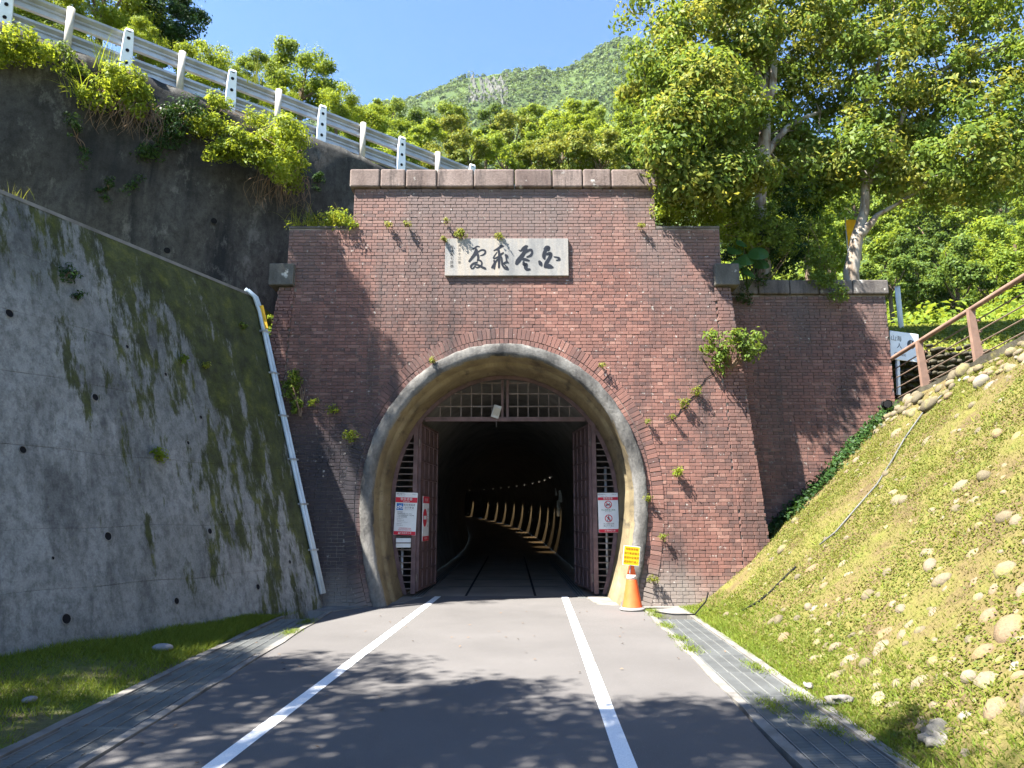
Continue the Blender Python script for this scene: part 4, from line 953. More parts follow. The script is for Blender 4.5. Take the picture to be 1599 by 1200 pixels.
# path kerb, railing, pipes, hose
rl = empty('railing', (crest_x(13.6), 13.6, crest_z(13.6)), 'brown steel railing with cables climbing along the top of the bank', 'railing')
PY = [14.75, 13.45, 11.95, 10.3, 8.6, 6.9, 5.2]
bp = [Vector((crest_x(y)+.10, y, crest_z(y)+.02)) for y in PY]; HT = .94
kb = MB(); kb.grid([[Vector((crest_x(y)-.06+.02*math.sin(y*9), y, crest_z(y)-.30)), Vector((crest_x(y)-.05+.02*math.sin(y*7), y, crest_z(y)+.05+.012*math.sin(y*11))), Vector((crest_x(y)+.25, y, crest_z(y)+.055)), Vector((crest_x(y)+.26, y, crest_z(y)-.1))] for y in np.linspace(15.1, 3, 60)])
tag(kb.build('path_kerb', M['stone_dark']), 'mossy cracked concrete kerb under the railing', kind='structure')
m = MB(); m.tube([b+Vector((.02, 0, HT+.03)) for b in [bp[0]+(bp[0]-bp[1])*.12]+bp], .042, 12); m.build('handrail', M['rail_brown'], rl, smooth=True, world=True)
for i, b in enumerate(bp):
    d = (bp[min(i+1, 6)]-bp[max(i-1, 0)]); d.z = 0; d.normalize(); s = Vector((d.y, -d.x, 0)); s = s if s.x > 0 else -s
    m = MB(); P2 = [(-.02, 0), (.15, 0), (.09, .45), (.06, .8), (.075, HT), (-.045, HT+.0), (-.05, .8)]
    vs = [b+s*x+Vector((0,0,z+.03))+d*q for q in (-.035, .035) for x, z in P2]; n = len(P2)
    m.add(vs, [tuple(range(n)), tuple(range(2*n-1, n-1, -1))]+[(k, k+n, (k+1) % n+n, (k+1) % n) for k in range(n)]); po = m.build('post', M['rail_brown'], rl, world=True)
    for h in (.15, .35, .55, .74):
        m = MB(); m.box(b+s*.115+Vector((0,0,h+.03)), (.05, .09, .03)); m.build('bracket', M['rail_dark'], po)
for h in (.15, .35, .55, .74):
    m = MB(); m.tube([b+Vector((.11, 0, h+.045)) for b in bp], .012, 6); m.build('cable', M['cable'], rl, world=True)
hs = empty('hose', at(1497, 598, 12.3), 'thin grey hose running down the upper bank from the path kerb', 'hose')
def drape(pts, r, off=.02):
    out = []
    for x, y in pts: out.append(Vector((x, y, bank_z(x, y)+off)))
    return out
def bank_hit(px, py):
    d = ray(px, py); s = 2.0
    while s < 30:
        p = d*s
        if CAM_H+p[2] < bank_z(p[0], p[1]): return (p[0], p[1])
        s += .02
    return (p[0], p[1])
hp = [bank_hit(x, y) for x, y in ((1470, 622), (1440, 650), (1412, 690), (1392, 725), (1370, 760), (1335, 800), (1305, 835), (1280, 855))]
m = MB(); m.tube([at(1497, 600, hp[0][1]-.1)]+drape(hp, .014, .035), .014, 6); m.build('tube', M['hose'], hs, smooth=True, world=True)
m = MB(); a = at(1497, 600, hp[0][1]-.1); m.tube([a, a+Vector((-.02, -.1, .05))], .035, 8); m.build('nozzle', M['galv'], hs, world=True)
h2 = empty('hose', (*bank_hit(1210, 920), .6), 'short black hose half buried low on the bank', 'hose')
m = MB(); m.tube(drape([bank_hit(x, y) for x, y in ((1243, 888), (1225, 905), (1205, 925), (1185, 942), (1160, 956))], 0, .02), .016, 6); m.build('tube', M['black'], h2, smooth=True, world=True)
h3 = empty('hose', (2.6, 12.4, .03), 'thin black hose lying across the far end of the drain', 'hose')
m = MB(); m.tube([(2.35, 12.55, .04), (2.6, 12.2, .04), (2.9, 12.15, .05), (3.2, 12.6, .2), (3.35, 13.0, .3)], .012, 6); m.build('tube', M['black'], h3, smooth=True, world=True)
op = empty('outlet_pipe', at(1386, 631, 13.9), 'black round outlet pipe poking from the bank under the railing', 'pipe')
c = at(1386, 631, 13.85); m = MB(); ax = Vector((-.35, -.9, -.1)).normalized(); m.tube([c-ax*.35, c], .085, 16, cap=False); m.tube([c, c-ax*.3], .07, 16); m.build('tube', M['black'], op, world=True)

# dry stone wall and coffee board behind the railing
ds = empty('dry_stone_wall', (8.6, 15.3, 4), 'low dark dry stone wall behind the railing', 'wall')
A, B = Vector((7.72, 15.75, 3.4)), Vector((10.6, 14.0, 4.1)); zt0, zt1 = 5.35, 4.75
dss = stone_meshes(6, M['stone_dark'], 1, .75, .2); dw = (B-A); dwl = Vector((dw.x, dw.y, 0)).length
m = MB(); m.add([(A.x, A.y+.15, 3.0), (B.x, B.y+.15, 3.0), (B.x, B.y+.15, zt1-.1), (A.x, A.y+.15, zt0-.1), (A.x, A.y+.9, zt0-.05), (B.x, B.y+.9, zt1-.05)], [(0,1,2,3), (3,2,5,4)]); m.build('core', M['verge'], ds, world=True)
cnt = 0; z = 3.5
while z < 5.4:
    x = random.uniform(0, .1)
    while x < dwl:
        f = x/dwl; w = random.uniform(.10, .22)
        if z < zt0+(zt1-zt0)*f and z > 3.4+.7*f-.2:
            o = link('stone', random.choice(dss)); p = A+dw*f; o.location = (p.x, p.y+random.uniform(-.03, .04), z+random.uniform(-.02, .02)); o.scale = (w*.55, .14, random.uniform(.055, .085)); o.rotation_euler = (random.uniform(-.2, .2), random.uniform(-.15, .15), -.55+random.uniform(-.2, .2)); world_child(o, ds); cnt += 1
        x += w*1.02
    z += .125
mb = MB(); rows = []
for k in range(40):
    f = -.03+k*1.9/39; px_, py_ = A.x+dw.x*f, A.y+dw.y*f; zt_ = zt0+(zt1-zt0)*min(f, 1.15); r_ = []
    for q in range(9):
        g_ = q/8; yb = py_+.3+(21.0-py_-.3)*g_; r_.append((px_+1.0*g_, yb, zt_-.06+(6.5+.05*px_-zt_)*g_**.7+random.uniform(-.03, .03)))
    rows.append(r_)
mb.grid(rows); tag(mb.build('grass_bank', M['grassbank'], smooth=True), 'sunny yellow-green grass bank above the dry stone wall', kind='structure')
P = []
for k in range(16000):
    r_ = rows[random.randint(0, 38)]; q = random.randint(0, 7); a_, b_ = r_[q], r_[q+1]; u_ = random.random(); P.append((a_[0]+(b_[0]-a_[0])*u_+random.uniform(-.06, .06), a_[1]+(b_[1]-a_[1])*u_, a_[2]+(b_[2]-a_[2])*u_))
P = np.array(P); Q = leaf_quads(P+np.array((0, 0, .06))*rng.random((len(P), 1))*2, rng.normal(size=P.shape)*.6+np.array((-.2, -.5, .7)), .10, .5)
tag(link('bank_growth', npmesh('bank_growth', Q, 4, M['leaf_yellow'])), 'yellow-green leafy growth on the bank above the dry stone wall', 'ground cover', kind='stuff')
c0 = at(1385, 517, 14.75); c1 = at(1441, 566, 14.75)
cs = empty('cafe_board', ((c0.x+c1.x)/2, 14.75, (c0.z+c1.z)/2), 'pale blue-white coffee board on a post behind the railing', 'sign'); cs.rotation_euler = (0, R(4), R(12))
m = MB(); m.box((0, .012, 0), (c1.x-c0.x, .024, c0.z-c1.z-.06)); bevel(m.build('panel', M['sign_white'], cs), .008)
m = MB(); m.box((-.14, .05, -.62), (.06, .05, .8)); m.build('post', M['sign_white'], cs)
text('山海', .13, (-.2, -.003, .14), M['sign_grey'], cs); text('人', .13, (-.13, -.003, -.01), M['sign_grey'], cs); text('Coffee', .10, (-.12, -.003, -.18), M['sign_grey'], cs)
m = MB(); disc(m, (.15, .06), 0, .095, -.002, 24); m.build('logo', M['sign_grey'], cs); m = MB(); seg(m, (.15, .06), (.15, .14), .012, -.004); seg(m, (.15, .06), (.21, .03), .012, -.0044); m.build('logo_hands', M['sign_white'], cs)
wp = empty('marker_post', at(1403, 468, 17.5)-Vector((0,0,.9)), 'short white post on the grassy rise behind the wing wall', 'post')
m = MB(); m.tube([(0,0,0), (0,0,1.2)], .06, 10); m.build('shaft', M['sign_white'], wp, smooth=True)
m = MB(); m.tube([(0,0,1.2), (0,0,1.23)], .066, 10); m.build('cap', M['galv'], wp)
bn = empty('banner', at(1331, 372, 16.1)-Vector((0,0,.5)), 'vertical yellow banner behind the pale trunk on the wing wall', 'banner')
m = MB(); rows = []
for k in range(12): rows.append([(-.12+.008*math.sin(k*1.3), .02*math.sin(k*.9), k*.085), (.0, .03*math.sin(k*.9+1), k*.085), (.12+.012*math.sin(k*1.1), .02*math.sin(k*.9+2), k*.085)])
m.grid(rows); m.build('cloth', M['banner'], bn, smooth=True); m = MB(); m.tube([(-.13, 0, -.6), (-.13, 0, 1.0)], .012, 6); m.build('pole', M['galv'], bn)
ht = empty('hut', (8.2, 21.0, 5.15), 'brown hut with a grey metal roof among the trees', 'hut')
m = MB(); m.box((0, 0, 1.2), (3.2, 2.4, 2.4)); m.build('wall', M['hut_wall'], ht)
m = MB(); m.add([(-1.9,-1.5,2.45), (1.9,-1.5,2.45), (1.9,1.5,2.45), (-1.9,1.5,2.45), (-1.9,0,3.1), (1.9,0,3.1)], [(0,1,5,4), (3,4,5,2), (0,4,3), (1,2,5), (0,3,2,1)]); m.build('roof', M['hut_roof'], ht)
m = MB(); m.box((-.7, -1.215, .95), (.8, .03, 1.9)); m.build('door', M['hut_roof'], ht)

# ------------------------------------------------------------------ hillsides and mountain
RK = np.array([14, 22, 35, 62, 100, 250, 420, 650, 950.])
ZL = np.array([9.7, 9.8, 12.5, 22, 33, 78, 150, 0, 0]); ZC = np.array([8, 9.3, 14.5, 26, 35, 95, 190, 0, 0]); ZR = np.array([5.9, 6.1, 9.0, 16, 27, 75, 140, 0, 0])
RIDGE = [(0,300), (300,230), (450,190), (590,158), (660,146), (700,128), (725,113), (760,108), (820,98), (880,106), (930,72), (962,57), (1000,58), (1080,105), (1200,185), (1350,235), (1599,260), (2200,330)]
_rt = []
for px, py in RIDGE: d = ray(px, py); _rt.append((d[0]/d[1], d[2]/d[1]))
def terrain(x, y):
    r = math.hypot(x, y); q = x/max(y, .25*r)
    t = np.interp(q, [a for a, b in _rt], [b for a, b in _rt]); yy = math.cos(math.atan2(x, max(y, .1)))
    rid = 650*yy*t-3.5
    wl = min(1, max(0, (-.08-q)/.35)); wr = min(1, max(0, (q-.10)/.35)); wc = 1-wl-wr
    z = ZL*wl+ZC*wc+ZR*wr; z[7] = rid; z[8] = rid*.7
    h = float(np.interp(r, RK, z))
    if r > 120: k = min(1, (r-120)/300); h += k*(5*math.sin(x*.031+y*.017)+3.5*math.sin(x*.07-y*.05)+2*math.sin(x*.15+y*.11))*(1-min(1, max(0, (r-560)/90))*.75)
    elif r > 30: h += .5*math.sin(x*.35+y*.2)
    s = -((x-G0.x)*GN.x+(y-G0.y)*GN.y); tt = (x-G0.x)*GD.x+(y-G0.y)*GD.y
    if x < 4.5:
        zr = gtop(tt)-.12; k = min(1, max(0, (s-7)/6)); b = min(1, max(0, (x-1.2)/3.0))
        near = zr*(1-b)+5.9*b
        if r < 60: h = near*(1-k)+max(h, near)*k
    elif r < 24: h = min(h, 5.95) if y < 17 else h
    if 7.3 < x < 13.0 and y < 20.6: h = min(h, 4.0)
    return h
mb = MB(); TH = np.linspace(R(-84), R(84), 150); RR = np.exp(np.linspace(math.log(11), math.log(950), 130)); idx = {}
for i, r in enumerate(RR):
    for j, th in enumerate(TH):
        x, y = r*math.sin(th), r*math.cos(th); s = -((x-G0.x)*GN.x+(y-G0.y)*GN.y)
        ok = (s > .6 and x < 3.4) or (x >= 3.4 and y > 14.75 and (x < 7.5 or y > 15.9)) or x > 12.2
        if ok: idx[i, j] = len(mb.v); mb.v.append((x, y, terrain(x, y)+(random.uniform(-1, 1)*r*.004 if r > 40 else 0)))
for i in range(129):
    for j in range(149):
        q = [idx.get(k) for k in ((i, j), (i, j+1), (i+1, j+1), (i+1, j))]
        if None not in q: mb.f.append(tuple(reversed(q)))
hill = tag(mb.build('hillside', M['hill'], smooth=True), 'wooded hillside rising to a mountain ridge', kind='structure')
# bare cliff on the ridge
mb = MB(); rows = []
for i in range(26):
    r_ = []
    for j in range(30):
        px = 730+(795-730)*j/29; d = ray(px, 130); q = d[0]/d[1]; th = math.atan(q); rr = 560+80*i/25; x, y = rr*math.sin(th), rr*math.cos(th)
        edge = min(i, 25-i, j, 29-j); r_.append((x, y, terrain(x, y)+(-4 if edge == 0 else 1.5+random.uniform(-3, 3)+2.5*math.sin(j*1.3+i*.4))))
    rows.append(r_)
mb.grid(rows); cl = mb.build('cliff', M['cliff'], hill)
def crown_quads(C, rad, nq, size=.55, up=.25):
    n = len(C); P = np.repeat(C, nq, 0); r = np.repeat(rad, nq)[:, None]
    d = rng.normal(size=(n*nq, 3)); d[:, 2] = np.abs(d[:, 2])*1.1-.25; d = unit(d)
    P = P+d*r*(.65+.4*rng.random((n*nq, 1)))*np.array((1, 1, .85)); nn = d+rng.normal(size=d.shape)*.35; nn[:, 2] += up
    return leaf_quads(P, nn, (r[:, 0]*size)*(.6+.8*rng.random(n*nq)), .75, .2)
def scatter(n, r0, r1, th0, th1, rad0, rad1, reject=None):
    C = []; Rr = []
    while len(C) < n:
        r = math.sqrt(random.uniform(r0*r0, r1*r1)); th = random.uniform(th0, th1); x, y = r*math.sin(th), r*math.cos(th)
        if reject and reject(x, y, r): continue
        rad = random.uniform(rad0, rad1); C.append((x, y, terrain(x, y)+rad*.35)); Rr.append(rad)
    return np.array(C), np.array(Rr)
def cliff_rej(x, y, r):
    p = pix((x, y, terrain(x, y)+2))
    u = ((p[0]-758)/38)**2+((p[1]-137)/26)**2
    if u < 1: return random.random() < .7
    u = ((p[0]-690)/45)**2+((p[1]-152+(p[0]-690)*.35)/7)**2
    return u < 1 and random.random() < .7
C, Rr = scatter(12500, 300, 664, R(-36), R(40), 2.0, 4.2, cliff_rej)
tag(link('mountain_forest', npmesh('mountain_forest', crown_quads(C, Rr, 24, .6), 4, M['leaf_far'])), 'pale green forest covering the far mountain', 'forest', kind='stuff')
C, Rr = scatter(1700, 72, 300, R(-44), R(46), 1.9, 3.6)
tag(link('hillside_forest', npmesh('hillside_forest', crown_quads(C, Rr, 80, .30), 4, M['leaf_hill'])), 'green forest on the hill between the near trees and the mountain', 'forest', kind='stuff')

# ------------------------------------------------------------------ the two pale-barked trees
def limb(mb, a, b, r0, r1, bend=.15, k=7, n=7):
    a = Vector(a); b = Vector(b); L = (b-a).length; o = Vector((random.uniform(-1, 1), random.uniform(-1, 1), random.uniform(-.2, .8)))*L*bend
    pts = []
    for i in range(k+1):
        f = i/k; pts.append(a.lerp(b, f)+o*math.sin(f*math.pi)+Vector((random.uniform(-1, 1), random.uniform(-1, 1), random.uniform(-1, 1)))*L*.012)
    mb.tube(pts, [r0+(r1-r0)*i/k for i in range(k+1)], n); return pts
def big_tree(name, base, trunk, lobes, limbs, label, per, lsize, mats, group=None, twigs=70, crad=.34):
    root = empty(name, base, label, 'tree', group)
    mb = MB(); mb.tube([p for p, r in trunk], [r for p, r in trunk], 12); tops = []
    for a, b, r0, r1 in limbs: tops += limb(mb, a, b, r0, r1)
    cl, ou = [], []
    for c, r, n, sh in lobes:
        p, d = ellipsoid_pts(n, c, r, sh); cl.append(p); ou.append(d)
    cl = np.concatenate(cl); ou = np.concatenate(ou)
    T = np.array([tuple(t) for t in tops])
    for k in rng.choice(len(cl), min(twigs, len(cl)), replace=False):
        q = cl[k]; dd = np.linalg.norm(T-q, axis=1)+rng.random(len(T))*.6; a = T[int(np.argmin(dd))]
        if np.linalg.norm(a-q) < 2.6: limb(mb, a, q, .022, .006, .12, 4, 4)
    mb.build('trunk', M['bark'], root, smooth=True, world=True)
    sel = rng.random(len(cl))
    parts = [sel < .62, sel >= .62]
    for pr, mt, nm in zip(parts, mats, ('crown', 'crown')):
        o = link(nm, npmesh(nm, foliage(cl[pr], ou[pr], per, crad, lsize), 4, mt)); world_child(o, root)
    return root
B1 = Vector((at(1188, 400, 14.9).x, 14.9, 5.9)); U = at(1192, 250, 14.7); U2 = at(1196, 175, 14.7)
big_tree('pale_bark_tree', B1, [(B1, .20), (at(1187, 312, 14.8), .12), (at(1191, 275, 14.75), .125), (U, .15), (U2, .10)],
  [((3.75,13.5,9.55), (1.1,.9,1.2), 120, .35), ((3.05,13.1,8.75), (.55,.6,.95), 62, .3), ((3.3,13.25,7.85), (.45,.35,.45), 26, .2), ((4.0,13.3,7.95), (.5,.35,.45), 30, .2), ((4.7,13.5,8.2), (.5,.35,.4), 24, .2), ((5.1,14.2,9.9), (.5,.3,.35), 16, .2), ((5.15,14.2,11.6), (.7,.4,.5), 30, .3), ((4.6,14.2,12.6), (.8,.5,.5), 26, .3), ((3.05,13.9,10.6), (.8,.8,.75), 34, .3), ((5.9,15.9,11.3), (1.7,.9,1.2), 95, .35), ((5.0,15.9,9.9), (1.4,.6,1.2), 60, .3), ((3.75,14.4,11.6), (1.2,1.1,.8), 42, .3),
   ((3.9,14.6,13.0), (1.7,1.4,.8), 40, .3), ((6.2,15.4,13.3), (1.9,1.5,.9), 60, .3), ((6.5,15.4,9.3), (.9,.9,1.0), 60, .3), ((4.1,13.9,8.5), (.8,.5,.6), 50, .3)],
  [(U2, at(1130, 40, 15.2), .11, .04), (U2, at(1180, -10, 15.5), .10, .04), (U2, at(1240, 20, 15.6), .10, .04), (U, at(1125, 220, 14.5), .07, .03), (U, at(1280, 175, 15.4), .09, .04), (at(1125, 220, 14.5), at(1040, 190, 14.3), .03, .015),
   (at(1150, 110, 15.3), at(1050, 60, 14.6), .05, .02), (U, (4.4,14.3,8.9), .04, .015)],
  'pale-barked tree leaning over the right shoulder of the portal', 80, .115, (M['leaf_tree'], M['leaf_tree_warm']))
B2 = Vector((at(1328, 432, 15.1).x, 15.1, 5.95)); F2 = at(1338, 372, 15.1); F3 = at(1352, 285, 15.1)
big_tree('pale_bark_tree', B2, [(B2, .17), (at(1329, 425, 15.1), .16), (F2, .13), (at(1350, 330, 15.1), .10), (F3, .09), (at(1338, 240, 15.1), .07)],
  [((8.4,15.2,11.3), (1.7,1.5,1.5), 140, .35), ((10.3,15.1,10.4), (2.0,1.6,1.5), 150, .35), ((9.6,14.6,8.9), (1.7,1.2,.85), 90, .3), ((7.0,15.2,12.4), (1.3,1.3,1.0), 55, .3), ((11.8,14.8,12.6), (1.7,1.5,1.3), 70, .35), ((9.4,15.2,13.2), (2.2,1.6,1.1), 110, .35), ((7.7,15.0,9.3), (1.0,.9,.95), 60, .3), ((12.2,14.2,9.9), (1.2,1.0,1.0), 45, .3)],
  [(F2, at(1368, 338, 15.0), .11, .06), (at(1338, 240, 15.1), at(1300, 60, 15.3), .08, .03), (F3, at(1420, 150, 15.2), .07, .03), (F3, at(1470, 260, 15.0), .06, .03), (at(1420, 150, 15.2), at(1520, 90, 15.2), .035, .02), (at(1338, 240, 15.1), at(1390, 40, 15.3), .06, .03), (at(1470, 260, 15.0), at(1560, 230, 14.8), .03, .015), (at(1368, 338, 15.0), at(1450, 280, 14.6), .05, .02)],
  'pale-barked tree with split trunk growing behind the wing wall coping', 80, .115, (M['leaf_tree'], M['leaf_tree_warm']))
# the tree beside the photographer whose shade lies on the road
big_tree('roadside_tree', Vector((-6.6, -1.5, 0)), [(Vector((-6.6,-1.5,-.1)), .24), (Vector((-6.4,-1.3,2.5)), .2), (Vector((-6.2,-.9,5)), .16)],
  [((-5.85,2.9,8.6), (1.5,1.3,.9), 135, .1), ((-3.85,2.5,8.9), (1.7,1.2,.9), 135, .1), ((-7.85,4.3,9.3), (1.3,1.5,.8), 110, .1), ((-3.7,.9,8.6), (2.0,1.5,.8), 120, .1), ((-6.05,1.1,8.8), (2.2,1.5,.9), 135, .1), ((-8.55,2.2,8.6), (1.6,1.8,.8), 120, .1), ((-5.55,4.1,8.8), (.7,.5,.5), 22, .1), ((-9.9,2.9,9.0), (1.5,1.6,.8), 120, .1), ((-9.2,4.9,9.3), (1.2,1.2,.7), 80, .1)],
  [(Vector((-6.2,-.9,5)), Vector((-9.6,3.6,9.0)), .1, .03), (Vector((-6.2,-.9,5)), Vector((-5.85,2.6,8.6)), .12, .04), (Vector((-6.2,-.9,5)), Vector((-3.75,2.2,8.9)), .11, .03), (Vector((-6.2,-.9,5)), Vector((-7.65,4.0,9.2)), .1, .03), (Vector((-6.2,-.9,5)), Vector((-3.15,.6,8.6)), .1, .03)],
  'leafy roadside tree overhead, seen only by its dappled shade on the road', 60, .12, (M['leaf_tree'], M['leaf_tree_warm']), crad=.36)

big_tree('overhanging_tree', Vector((-9.0, 9.0, 5.6)), [(Vector((-9.0,9.0,5.5)), .17), (Vector((-8.9,9.2,8)), .13), (Vector((-8.5,9.6,10)), .1)],
  [((-7.3,11.2,12.0), (.75,.6,.45), 46, .1), ((-7.8,10.8,12.3), (.8,.6,.4), 40, .1), ((-7.55,11.5,12.6), (.45,.4,.35), 30, .1), ((-8.2,11.0,12.2), (.5,.5,.35), 26, .1), ((-6.9,11.7,11.75), (.35,.35,.25), 12, .1), ((-8.6,10.3,12.8), (.9,.9,.6), 50, .1)],
  [(Vector((-8.5,9.6,10)), Vector((-7.2,11.0,12.1)), .07, .02), (Vector((-8.5,9.6,10)), Vector((-8.3,10.3,12.6)), .07, .02)],
  'leafy tree on the terrace overhead, seen by its streaked shade on the bricks', 64, .09, (M['leaf_tree'], M['leaf_tree_warm']), crad=.22)

# ------------------------------------------------------------------ bushes and trees above the upper road and on the hill
def proto(nlobes, per, lsize, mat, wide=1.0, seed=0):
    lob = [((0, 0, 0), (.7*wide, .7*wide, .6))]
    for k in range(nlobes-1):
        a = random.uniform(0, 6.28); z = random.uniform(-.75, .70); q = random.uniform(.45, .85)*wide*math.sqrt(max(.15, 1-abs(z)*.9)); rr = random.uniform(.17, .42); lob.append(((q*math.cos(a), q*math.sin(a), z), (rr, rr*random.uniform(.8, 1.2), rr*random.uniform(.5, .8))))
    Q = []
    for c, r in lob:
        d = rng.normal(size=(per, 3)); d[:, 2] = d[:, 2]*.8+.25; d = unit(d)
        lump = .82+.30*np.sin(d[:, :1]*5+c[0]*9)*np.sin(d[:, 1:2]*6+c[1]*7)+.16*np.sin(d[:, 2:]*11+c[2]*5)
        P = np.array(c)+d*np.array(r)*lump*(.55+.55*rng.random((per, 1))**.7)+rng.normal(size=d.shape)*.03
        nn = d+rng.normal(size=d.shape)*.45; nn[:, 2] += .3; Q.append(leaf_quads(P, nn, lsize*(.6+.8*rng.random(per)), .6, .3))
    cm = npmesh('crown', np.concatenate(Q), 4, mat); mb = MB(); mb.tube([(0, 0, -2.4), (.05, 0, -1.2), (0, .03, -.1)], [.10, .075, .045], 6)
    for k in range(4): a = k*1.6; mb.tube([(0, 0, -.9+.1*k), (.3*math.cos(a), .3*math.sin(a), -.3), (.5*math.cos(a), .5*math.sin(a), .05)], [.05, .03, .015], 5)
    return cm, mb.mesh('trunk', M['bark_dark'])
PR = {k: [proto(24, 300, .10, M[mt], w) for w in (1.0, 1.15)] for k, mt in (('bright', 'leaf_bright'), ('hill', 'leaf_hill'), ('dark', 'leaf_hill_dark'), ('yellow', 'leaf_yellow'))}
PN = {k: proto(30, 520, .062, M[mt], 1.05) for k, mt in (('bright', 'leaf_bright'), ('dark', 'leaf_dark'), ('hill', 'leaf_hill'))}
def put_tree(name, pc, r, kind, label, group, near=False):
    cm, tm = PN[kind] if near else random.choice(PR[kind]); base = Vector((pc.x, pc.y, pc.z-2.4*r)); o = empty(name, base, label, 'tree', group, random.uniform(0, 6.28))
    sc = Vector((r, r, r*random.uniform(.85, 1.05)))
    for me, nm in ((cm, 'crown'), (tm, 'trunk')):
        c = link(nm, me, o); c.scale = sc; c.location = (0, 0, 2.4*r)
    return o
NEARL = [(255,40,23,72,'dark','round dark green tree above the second white guardrail post'), (165,-5,21,70,'bright','bright leafy tree rising behind the first white guardrail post'), (85,30,20,55,'bright','yellow-green tree behind the top left end of the guardrail'), (10,-5,19,70,'bright','leafy tree at the far left end above the guardrail'),
 (318,105,21.5,44,'bright','small bright bush behind the guardrail right of the dark round tree'), (352,135,23,38,'hill','low green bush behind the third white guardrail post'), (472,122,28,60,'hill','feathery tree standing tallest above the middle of the guardrail'), (410,125,27,42,'hill','soft green tree left of the feathery tree'), (525,170,27,36,'bright','bright low tree right of the feathery tree'), (440,165,24,30,'bright','bright bush behind the guardrail below the feathery tree'), (565,195,30,38,'bright','bright bush above the fifth grey guardrail post'), (225,70,20.5,36,'bright','bright shrub pushing through below the dark round tree'), (30,45,18.5,40,'bright','shrub behind the lower rail at the left end'), (120,75,19.2,34,'hill','shrub behind the lower rail below the first grey post')]
for px, py, Y, rp, kd, lb in NEARL:
    put_tree('roadside_tree', at(px, py, Y), rp*Y*1.02/FPX*1.15, kd, lb, 'trees beyond the guardrail', near=True)
ordn = ['first','second','third','fourth','fifth','sixth','seventh','eighth','ninth','tenth','eleventh','twelfth','thirteenth','fourteenth','fifteenth','sixteenth','seventeenth','eighteenth']
ROWS = [('lowest hillside row just above the coping', [(595,238),(640,246),(690,250),(735,238),(790,248),(840,252),(890,240),(935,248),(985,236),(1030,230)], 40, 40, ('bright','yellow','yellow','hill')),
        ('middle hillside row above the coping', [(575,205),(620,205),(660,212),(710,205),(755,222),(800,212),(850,218),(905,205),(955,205),(1005,190),(1060,195)], 52, 36, ('bright','hill','yellow','bright')),
        ('upper hillside row below the mountain', [(600,178),(660,192),(705,188),(770,196),(830,196),(885,186),(935,180),(990,165),(1050,160)], 64, 32, ('hill','bright','dark','hill')),
        ('lowest row on the slope right of the wing wall', [(1180,370),(1250,360),(1300,390),(1395,430),(1440,445),(1490,450),(1545,440),(1600,430),(1650,420)], 34, 52, ('hill','dark','hill','bright')),
        ('second row on the slope right of the wing wall', [(1120,330),(1215,320),(1290,330),(1380,370),(1430,390),(1480,400),(1530,385),(1580,380),(1640,370)], 46, 48, ('dark','hill','bright','hill')),
        ('third row on the slope right of the wing wall', [(1240,290),(1340,310),(1400,330),(1460,345),(1510,330),(1560,325),(1610,315)], 60, 44, ('hill','dark','hill')),
        ('top row on the slope right of the wing wall', [(1290,280),(1370,290),(1430,295),(1490,290),(1545,280),(1600,275)], 80, 40, ('hill','hill','dark'))]
for rowname, pts, Y, rp, kinds in ROWS:
    for k, (px, py) in enumerate(pts):
        Yk = Y*random.uniform(.94, 1.08); kd = random.choice(kinds)
        put_tree('hillside_tree', at(px+random.uniform(-6, 6), py+random.uniform(-5, 6), Yk), rp*Yk/FPX*random.uniform(.9, 1.2), kd, '%s tree from the left, %s' % (ordn[k], rowname), 'trees on the hillside')

C = []; Rr = []
for k in range(420):
    t = random.uniform(-15, 12); o_ = random.uniform(-8.5, -2.6); p = gp(t, 0, o_); r = random.uniform(.35, .8); C.append((p.x, p.y, max(gtop(t)-.1, terrain(p.x, p.y))+r*random.uniform(.2, 1.2)+max(0, -o_-5)*.25)); Rr.append(r)
tag(link('roadside_scrub', npmesh('roadside_scrub', crown_quads(np.array(C), np.array(Rr), 130, .16), 4, M['leaf_bright'])), 'bright green scrub growing behind the guardrail', 'scrub', kind='stuff')
C, Rr = scatter(900, 17.5, 62, R(2), R(52), .4, 1.1, lambda x, y, r: y < 16.6 or x < 3.5 or (7.2 < x < 13.1 and y < 20.8))
tag(link('hillside_scrub', npmesh('hillside_scrub', crown_quads(C, Rr, 90, .2), 4, M['leaf_hill'])), 'green undergrowth on the slope behind the wing wall', 'scrub', kind='stuff')
C, Rr = scatter(700, 24, 70, R(-30), R(12), .5, 1.3, lambda x, y, r: x < -3 and y < 26)
tag(link('hillside_scrub', npmesh('hillside_scrub', crown_quads(C, Rr, 70, .2), 4, M['leaf_bright'])), 'bright undergrowth on the hillside above the coping', 'scrub', kind='stuff')

# ------------------------------------------------------------------ plants on and around the walls
def plant(name, base, lobes, mat, label, per=40, lsize=.06, crad=.12, stems=8, cat='plant', mat2=None, aspect=.45, droop=.6, group=None, stem_mat=None):
    base = Vector(base); o = empty(name, base, label, cat, group); cl, ou = [], []
    for c, r, n in lobes: p, d = ellipsoid_pts(n, c, r, .2); cl.append(p); ou.append(d)
    cl = np.concatenate(cl); ou = np.concatenate(ou)
    w = link('leaves', npmesh('leaves', foliage(cl, ou, per, crad, lsize, aspect, droop), 4, mat)); world_child(w, o)
    mb = MB()
    for k in rng.choice(len(cl), min(stems, len(cl)), replace=False): limb(mb, base, Vector(cl[k]), .008+lsize*.05, .004, .2, 5, 4)
    mb.build('stems', stem_mat or M['root'], o, world=True); return o
def wp_(px, py, out=.25):                # a point in front of the upper wall
    d = ray(px, py); s = (np.array(GN)@np.array(G0)+out)/(np.array(GN)@d[:2]); return (d[0]*s, d[1]*s, CAM_H+d[2]*s)
